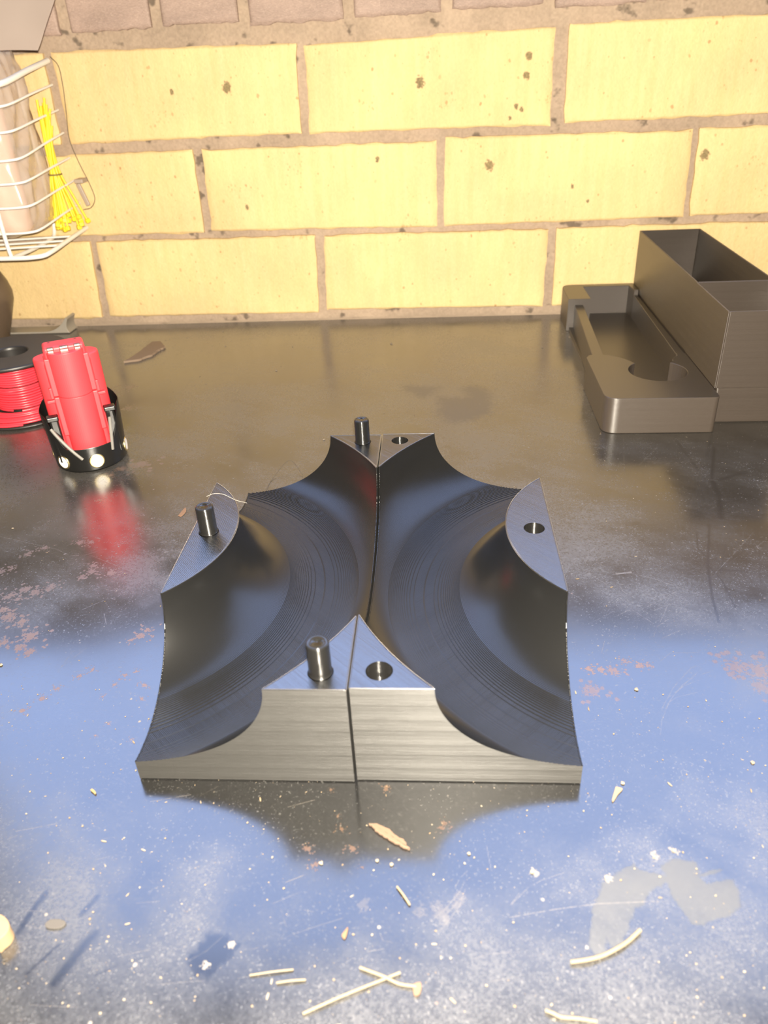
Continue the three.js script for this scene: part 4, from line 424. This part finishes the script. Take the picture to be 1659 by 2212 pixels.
// ---------------------------------------------------------------- white wire basket on the wall and what it holds
{
  const wm = new THREE.MeshPhysicalMaterial({ color: lin(0.8, 0.77, 0.72), roughness: 0.35 });
  const t = thing('wire_basket', 'white coated wire basket hung on the brick wall', 'basket');
  const bay = (y0, y1, zc, xr0, xr1, rad) => tube([[xr0, y0, 0.004], [(xr0 + xr1) / 2 + 0.0005, y0 + (y1 - y0) * 0.45, zc * 0.45], [xr1, y1, zc - 0.012], [xr1 - 0.003, y1 - 0.0012, zc - 0.004], [xr1 - 0.012, y1 - 0.0018, zc], [xr1 - 0.06, y1 - 0.0018, zc + 0.001], [-0.06, y1 - 0.0018, zc + 0.001], [-0.09, y1, zc - 0.01], [-0.092, y0, 0.004]], rad, 120, 8);
  const ys = [[0.2334, 0.2217], [0.2122, 0.202], [0.1924, 0.18], [0.17, 0.161], [0.1496, 0.141], [0.128, 0.119]];
  for (const [a, b] of ys) part('wire', bay(a, b, 0.097, 0.1352, 0.1312, 0.0011), wm, t);
  part('top_rail', bay(0.253, 0.238, 0.098, 0.1362, 0.1315, 0.0026), wm, t); part('bottom_rail', bay(0.104, 0.0975, 0.099, 0.1362, 0.134, 0.0022), wm, t);
  for (const x of [0.101, -0.03]) part('upright', tube([[x, 0.238, 0.1005], [x, 0.16, 0.1005], [x, 0.104, 0.1005], [x, 0.0965, 0.0985], [x, 0.0955, 0.09], [x, 0.096, 0.02], [x, 0.1, 0.005], [x, 0.25, 0.004]], 0.0019, 80, 8), wm, t);
  for (const z of [0.025, 0.048, 0.07]) part('floor_wire', tube([[-0.09, 0.0985, z], [0.02, 0.0975, z], [0.134, 0.1, z]], 0.0011, 30, 6), wm, t);
  part('wall_clip', mergeGeometries([new RoundedBoxGeometry(0.009, 0.004, 0.014, 2, 0.001).translate(0.1435, 0.1495, 0.0075), new RoundedBoxGeometry(0.0045, 0.022, 0.003, 2, 0.001).rotateZ(0.28).translate(0.1418, 0.136, 0.006)]), new THREE.MeshStandardMaterial({ color: lin(0.36, 0.29, 0.24), roughness: 0.4 }), t);

  // clear bags and their contents
  const clear = new THREE.MeshPhysicalMaterial({ color: lin(0.9, 0.85, 0.81), roughness: 0.2, transmission: 0.75, thickness: 0, ior: 1.45 });
  const milky = new THREE.MeshPhysicalMaterial({ color: lin(0.52, 0.43, 0.38), roughness: 0.45, transmission: 0.35, thickness: 0 });
  const pouch = (cx, cy, cz, hx, hy, hz, s) => { const g = new THREE.SphereGeometry(1, 72, 56), p = g.attributes.position; for (let i = 0; i < p.count; i++) { let x = p.getX(i), y = p.getY(i), z = p.getZ(i); const q = Math.pow(Math.abs(x) ** 6 + Math.abs(y) ** 6 + Math.abs(z) ** 6, -1 / 6); x *= q; y *= q; z *= q; const f = fbm(x * 3 + s, y * 4 + z * 3, 4) - 0.5, ff = Math.abs(fbm(x * 5 + s + z * 4, y * 2.2, 3) - 0.5), k = 1 + 0.14 * f - 0.18 * (0.25 - ff); p.setXYZ(i, cx + x * hx * k, cy + y * hy * (1 + 0.06 * f), cz + z * hz * k); } g.computeVertexNormals(); return g; };
  single('plastic_bag', pouch(0.067, 0.192, 0.052, 0.055, 0.084, 0.037, 3), clear, 'clear plastic bag of pale fittings standing in the wire basket', 'bag');
  // pale flap of a bag hanging over the rail
  { const nx = 24, ny = 40, P = [], U = [], I = [], right = [[0.172, 0.2585], [0.205, 0.312], [0.14, 0.37], [0.04, 0.41], [-0.09, 0.43]];
    for (const off of [0, 0.0012]) for (let j = 0; j <= ny; j++) for (let i = 0; i <= nx; i++) { const a = i / nx, b = j / ny, f = Math.min(3.999, b * 4), n = Math.floor(f), rx = right[n][0] + (right[n + 1][0] - right[n][0]) * (f - n), ry = right[n][1] + (right[n + 1][1] - right[n][1]) * (f - n), x = -0.12 * (1 - a) + rx * a, y = ry + 0.0025 * Math.sin(a * 9) * (1 - b); P.push(x, y, 0.1 + 0.014 * (fbm(x * 22, y * 16, 3) - 0.5) - 0.05 * b); U.push(a, b); P[P.length - 1] -= off; }
    const W = nx + 1, K = W * (ny + 1); for (let l = 0; l < 2; l++) for (let j = 0; j < ny; j++) for (let i = 0; i < nx; i++) { const k = l * K + j * W + i; if (l === 0) I.push(k, k + 1, k + W, k + 1, k + W + 1, k + W); else I.push(k, k + W, k + 1, k + 1, k + W, k + W + 1); }
    const g = new THREE.BufferGeometry(); g.setAttribute('position', new THREE.Float32BufferAttribute(P, 3)); g.setAttribute('uv', new THREE.Float32BufferAttribute(U, 2)); g.setIndex(I); g.computeVertexNormals();
    single('plastic_bag', g, milky, 'milky white plastic bag hanging over the basket rail', 'bag'); }
  const beige = new THREE.MeshStandardMaterial({ color: lin(0.78, 0.55, 0.42), roughness: 0.6 }), cream = new THREE.MeshStandardMaterial({ color: lin(0.72, 0.62, 0.5), roughness: 0.5 }), greyP = new THREE.MeshStandardMaterial({ color: lin(0.3, 0.27, 0.25), roughness: 0.5 });
  { const g = thing('cardboard_tube', 'pinkish cardboard tube inside the clear bag', 'tube', [0.084, 0.111, 0.05]); part('tube_wall', new THREE.LatheGeometry([[0.0165, 0], [0.0185, 0], [0.0185, 0.128], [0.0165, 0.128], [0.0165, 0]].map(([a, b]) => new THREE.Vector2(a, b)), 40), beige, g); }
  { const clip = thing('cable_clip', 'small cream cable clip at the bottom of the clear bag', 'cable clip', [0.05, 0.106, 0.07], 0, 'cream cable clips in the clear bag'); part('saddle', new THREE.TorusGeometry(0.0045, 0.0018, 8, 20, Math.PI).rotateX(-0.3), cream, clip); part('foot', new RoundedBoxGeometry(0.013, 0.003, 0.005, 2, 0.001).translate(0, -0.0005, 0), cream, clip);
    for (let i = 0; i < 7; i++) { const k = clip.clone(); k.name = numbered('cable_clip'); k.position.set(0.045 + 0.011 * (i % 5), 0.108 + 0.007 * Math.floor(i / 3) + 0.001 * i, 0.06 + 0.012 * ((i * 2) % 3)); k.rotation.set(rr(-0.5, 0.5), rr(0, 3), rr(-0.5, 0.5)); scene.add(k); } }
  single('grey_bracket', new THREE.ExtrudeGeometry(new THREE.Shape([new THREE.Vector2(0.0, 0), new THREE.Vector2(0.022, 0.01), new THREE.Vector2(0.018, 0.032), new THREE.Vector2(-0.004, 0.05), new THREE.Vector2(-0.012, 0.02)]), { depth: 0.003, bevelEnabled: true, bevelSize: 0.0006, bevelThickness: 0.0006 }).translate(0.068, 0.15, 0.076), cream, 'cream plastic plate inside the clear bag', 'plate');
  // bundle of yellow cable ties, heads down
  const yel = new THREE.MeshPhysicalMaterial({ color: lin(0.8, 0.62, 0.03), roughness: 0.4 });
  const neck = [0.1275, 0.1595, 0.026]; let n = 0;
  for (let i = 0; i < 26; i++) {
    const a = rr(-1, 1), b = rr(-1, 1), hx = 0.129 + 0.0155 * a + (i % 3 === 0 ? 0.002 : 0), hz = 0.026 + 0.008 * b, hy = 0.1045 + 0.016 * rnd() + 0.006 * Math.max(0, a), tx = 0.1325 + 0.0045 * rr(-1, 1), ty = 0.212 + 0.012 * rr(-1, 1), tz = 0.026 + 0.004 * rr(-1, 1);
    const nx = neck[0] + 0.0035 * a, nz = neck[2] + 0.0035 * b, g = thing('cable_tie', 'yellow cable tie in a bundle, heads down, in the wire basket', 'cable tie', [hx, hy, hz], 0, 'bundle of yellow cable ties');
    const L = (x, y, z) => V(x - hx, y - hy, z - hz);
    part('strap', tube([L(hx, hy, hz), L((hx + nx) / 2, (hy + neck[1]) / 2, (hz + nz) / 2), L(nx, neck[1], nz), L((nx + tx) / 2 - 0.0012, (neck[1] + ty) / 2, (nz + tz) / 2), L(tx, ty, tz)], 0.00115, 16, 6), yel, g);
    const hd = part('head', new RoundedBoxGeometry(0.0046, 0.0042, 0.004, 2, 0.0009), yel, g); hd.rotation.set(rr(-0.4, 0.4), rr(0, 3), (hx - nx) * 12);
  }
  single('tie_band', new THREE.TorusGeometry(0.0058, 0.0008, 8, 32).rotateX(Math.PI / 2).translate(neck[0], neck[1] - 0.0015, neck[2]), new THREE.MeshStandardMaterial({ color: lin(0.2, 0.15, 0.04), roughness: 0.6 }), 'thin dark band tied round the yellow cable ties', 'band');
  single('thin_wire', tube([[0.1404, 0.2563], [0.1461, 0.2493], [0.1465, 0.2342], [0.1439, 0.211], [0.1408, 0.187], [0.1448, 0.1662], [0.1512, 0.1446], [0.1528, 0.1315], [0.147, 0.1237], [0.1382, 0.1218]].map(([x, y]) => [x, y, 0.006]), 0.0004, 80, 6), new THREE.MeshStandardMaterial({ color: lin(0.12, 0.09, 0.05), roughness: 0.5 }), 'thin dark wire looping down from the basket rail', 'wire');
}
// dark rounded bottle and a grey plastic strip by the wall
{
  const t = thing('bottle', 'dark brown rounded bottle by the wall under the basket', 'bottle', [0.021, 0, 0.05]);
  const bm = new THREE.MeshPhysicalMaterial({ color: lin(0.11, 0.078, 0.055), roughness: 0.35 });
  part('body', new THREE.LatheGeometry([[0, 0.0005], [0.018, 0.0005], [0.022, 0.003], [0.03, 0.024], [0.0365, 0.042], [0.0372, 0.05], [0.035, 0.06], [0.028, 0.076], [0.02, 0.085], [0.013, 0.086], [0.013, 0.09], [0, 0.09]].map(([a, b]) => new THREE.Vector2(a, b)), 64), bm, t);
  part('cap', new THREE.CylinderGeometry(0.012, 0.012, 0.004, 32).translate(0, 0.091, 0), blackPlain, t);
  const s = new THREE.Shape(); s.moveTo(-0.12, 0); s.lineTo(0.075, 0); s.quadraticCurveTo(0.09, 0.001, 0.1, 0.0145); s.lineTo(0.1015, 0.0135); s.quadraticCurveTo(0.096, 0.004, 0.1005, -0.001); s.lineTo(-0.12, -0.0015); s.closePath();
  const g = new THREE.ExtrudeGeometry(s, { depth: 0.02, bevelEnabled: true, bevelSize: 0.0004, bevelThickness: 0.0004, bevelSegments: 2, curveSegments: 16 });
  single('plastic_strip', g.translate(0, 0.0022, 0.007), new THREE.MeshPhysicalMaterial({ color: lin(0.3, 0.27, 0.23), roughness: 0.35 }), 'grey plastic strip with a curled end behind the wire spool', 'strip');
}

// ---------------------------------------------------------------- chips, splinters and dust on the bench
{
  const wood = (r, g, b) => new THREE.MeshStandardMaterial({ color: lin(r, g, b), roughness: 0.85 });
  const info = [['wood_chip', 'fibrous tan wood chip lying before the mould halves', 'wood chip', [0.1, 0.063, 0.04], 0.0012], ['wood_sliver', 'pointed brown wood sliver lying between battery and wall', 'wood sliver', [0.21, 0.15, 0.105], 0.0022], ['wood_offcut', 'rounded pale tan wood offcut on the bare bench', 'wood offcut', [0.2, 0.13, 0.065], 0.006], ['paint_flake', 'oval grey paint flake among dark smears', 'paint flake', [0.045, 0.04, 0.036], 0.0006], ['seed_husk', 'small orange seed husk at the end of a straw', 'husk', [0.12, 0.065, 0.038], 0.001], ['bark_flake', 'small orange-brown bark flake in the dust', 'flake', [0.11, 0.06, 0.032], 0.0006], ['grit', 'yellow crumb of grit left of the mould halves', 'grit', [0.2, 0.14, 0.06], 0.0009], ['wood_shaving', 'short pale wood shaving right of the mould halves', 'shaving', [0.15, 0.11, 0.075], 0.0005], ['wood_shaving', 'tiny brown wood shaving beside the pegged mould half', 'shaving', [0.16, 0.09, 0.05], 0.0005]];
  // torn outline: each edge split and jogged along the grain
  const ragged = (pts, n) => pts.flatMap((p, i) => { const q = pts[(i + 1) % pts.length], o = [p]; for (let k = 1; k < 6; k++) { const f = k / 6, j = (hash(i * 7 + k, n) - 0.5) * (n ? 0.0014 : 0.0009); o.push(new THREE.Vector2(p.x + (q.x - p.x) * f + j, p.y + (q.y - p.y) * f + j * 0.3)); } return o; });
  FEAT.chip.forEach((q, n) => {
    const [name, label, cat, col, th] = info[n], pts = []; for (let i = 0; i < q.length; i += 2) pts.push(new THREE.Vector2(q[i], -q[i + 1]));
    const bev = Math.min(0.0003, th * 0.3), g = new THREE.ExtrudeGeometry(new THREE.Shape(n < 2 ? ragged(pts, n) : new THREE.SplineCurve([...pts, pts[0]]).getPoints(40)), { depth: th - 2 * bev, bevelEnabled: true, bevelSize: bev, bevelThickness: bev, bevelOffset: -bev, bevelSegments: n === 2 ? 4 : 2 });
    g.rotateX(-Math.PI / 2).translate(0, bev + 0.0001, 0); single(name, g, wood(...col), label, cat);
  });
  const sm_ = wood(0.14, 0.11, 0.07), sl = ['pale straw ending in an orange husk', 'long pale straw crossing another straw', 'thin pale straw beside a shorter one', 'short pale straw beside a longer thin one', 'short tan straw below the wood chip', 'thick curved pale straw beside the glue stain', 'wavy pale straw at the front of the bench'], sw = [0.0005, 0.00045, 0.0003, 0.00035, 0.0004, 0.0007, 0.00055];
  FEAT.straw.forEach((q, n) => { const p = []; for (let i = 0; i < q.length; i += 2) p.push([q[i], sw[n] + 0.0002 + (i % 4 ? 0.0003 : 0), q[i + 1]]); single('straw', tube(p, sw[n], 30, 6), sm_, sl[n], 'straw'); });
  { const q = FEAT.fiber[0], p = []; for (let i = 0; i < q.length; i += 2) p.push([q[i], i === 4 ? 0.006 : 0.0006, q[i + 1]]); single('thread', tube(p, 0.00013, 40, 5), wood(0.05, 0.04, 0.03), 'fine dark plastic thread behind the pegged mould half', 'thread'); }
  single('thread', tube([[0.3905, 0.0638, 0.497], [0.394, 0.0645, 0.4955], [0.398, 0.0635, 0.4945], [0.4035, 0.06, 0.494], [0.408, 0.0565, 0.491]], 0.0001, 30, 5), wood(0.25, 0.23, 0.2), 'fine white plastic thread caught on the outer peg', 'thread');
  // crumbs large enough to count
  const cr = wood(0.18, 0.145, 0.105); FEAT.crumb.forEach(([x, z], i) => { const g = new THREE.IcosahedronGeometry(0.00055 + 0.00035 * hash(i, 3), 1); const p = g.attributes.position; for (let k = 0; k < p.count; k++) { const f = 0.7 + 0.5 * hash(Math.round(p.getX(k) * 1e6), Math.round(p.getZ(k) * 1e6) + i); p.setXYZ(k, p.getX(k) * f, p.getY(k) * f * 0.6, p.getZ(k) * f); } g.computeVertexNormals(); g.translate(x, 0.0004, z); single('crumb', g, cr, 'pale crumb of grit lying on the dusty bench', 'crumb', 'pale crumbs on the bench'); });
  // sawdust nobody could count
  const N = 2600, g = new THREE.IcosahedronGeometry(1, 0), im = new THREE.InstancedMesh(g, new THREE.MeshStandardMaterial({ color: 0xffffff, roughness: 0.8 }), N), m = new THREE.Matrix4(), q = new THREE.Quaternion(), e = new THREE.Euler(), col = new THREE.Color();
  for (let i = 0; i < N; i++) { const front = rnd() < 0.55, x = front ? rr(0.3, 0.72) : rr(0.05, 0.9), z = front ? rr(0.56, 0.74) : rr(0.02, 0.74), s = 0.00009 + 0.00028 * Math.pow(rnd(), 3), l = rnd() < 0.12 ? 3.5 : 1.3; e.set(0, rr(0, 6.3), 0); m.compose(V(x, s * 0.45, z), q.setFromEuler(e), V(s * l, s * 0.5, s)); im.setMatrixAt(i, m); const k = rnd(); col.setRGB(0.2 - 0.06 * k, 0.165 - 0.07 * k, 0.12 - 0.07 * k); im.setColorAt(i, col); }
  im.name = 'sawdust'; im.userData = { label: 'fine pale sawdust scattered over the bench', category: 'sawdust', kind: 'stuff' }; shade(im); scene.add(im);
}

renderer.render(scene, camera);
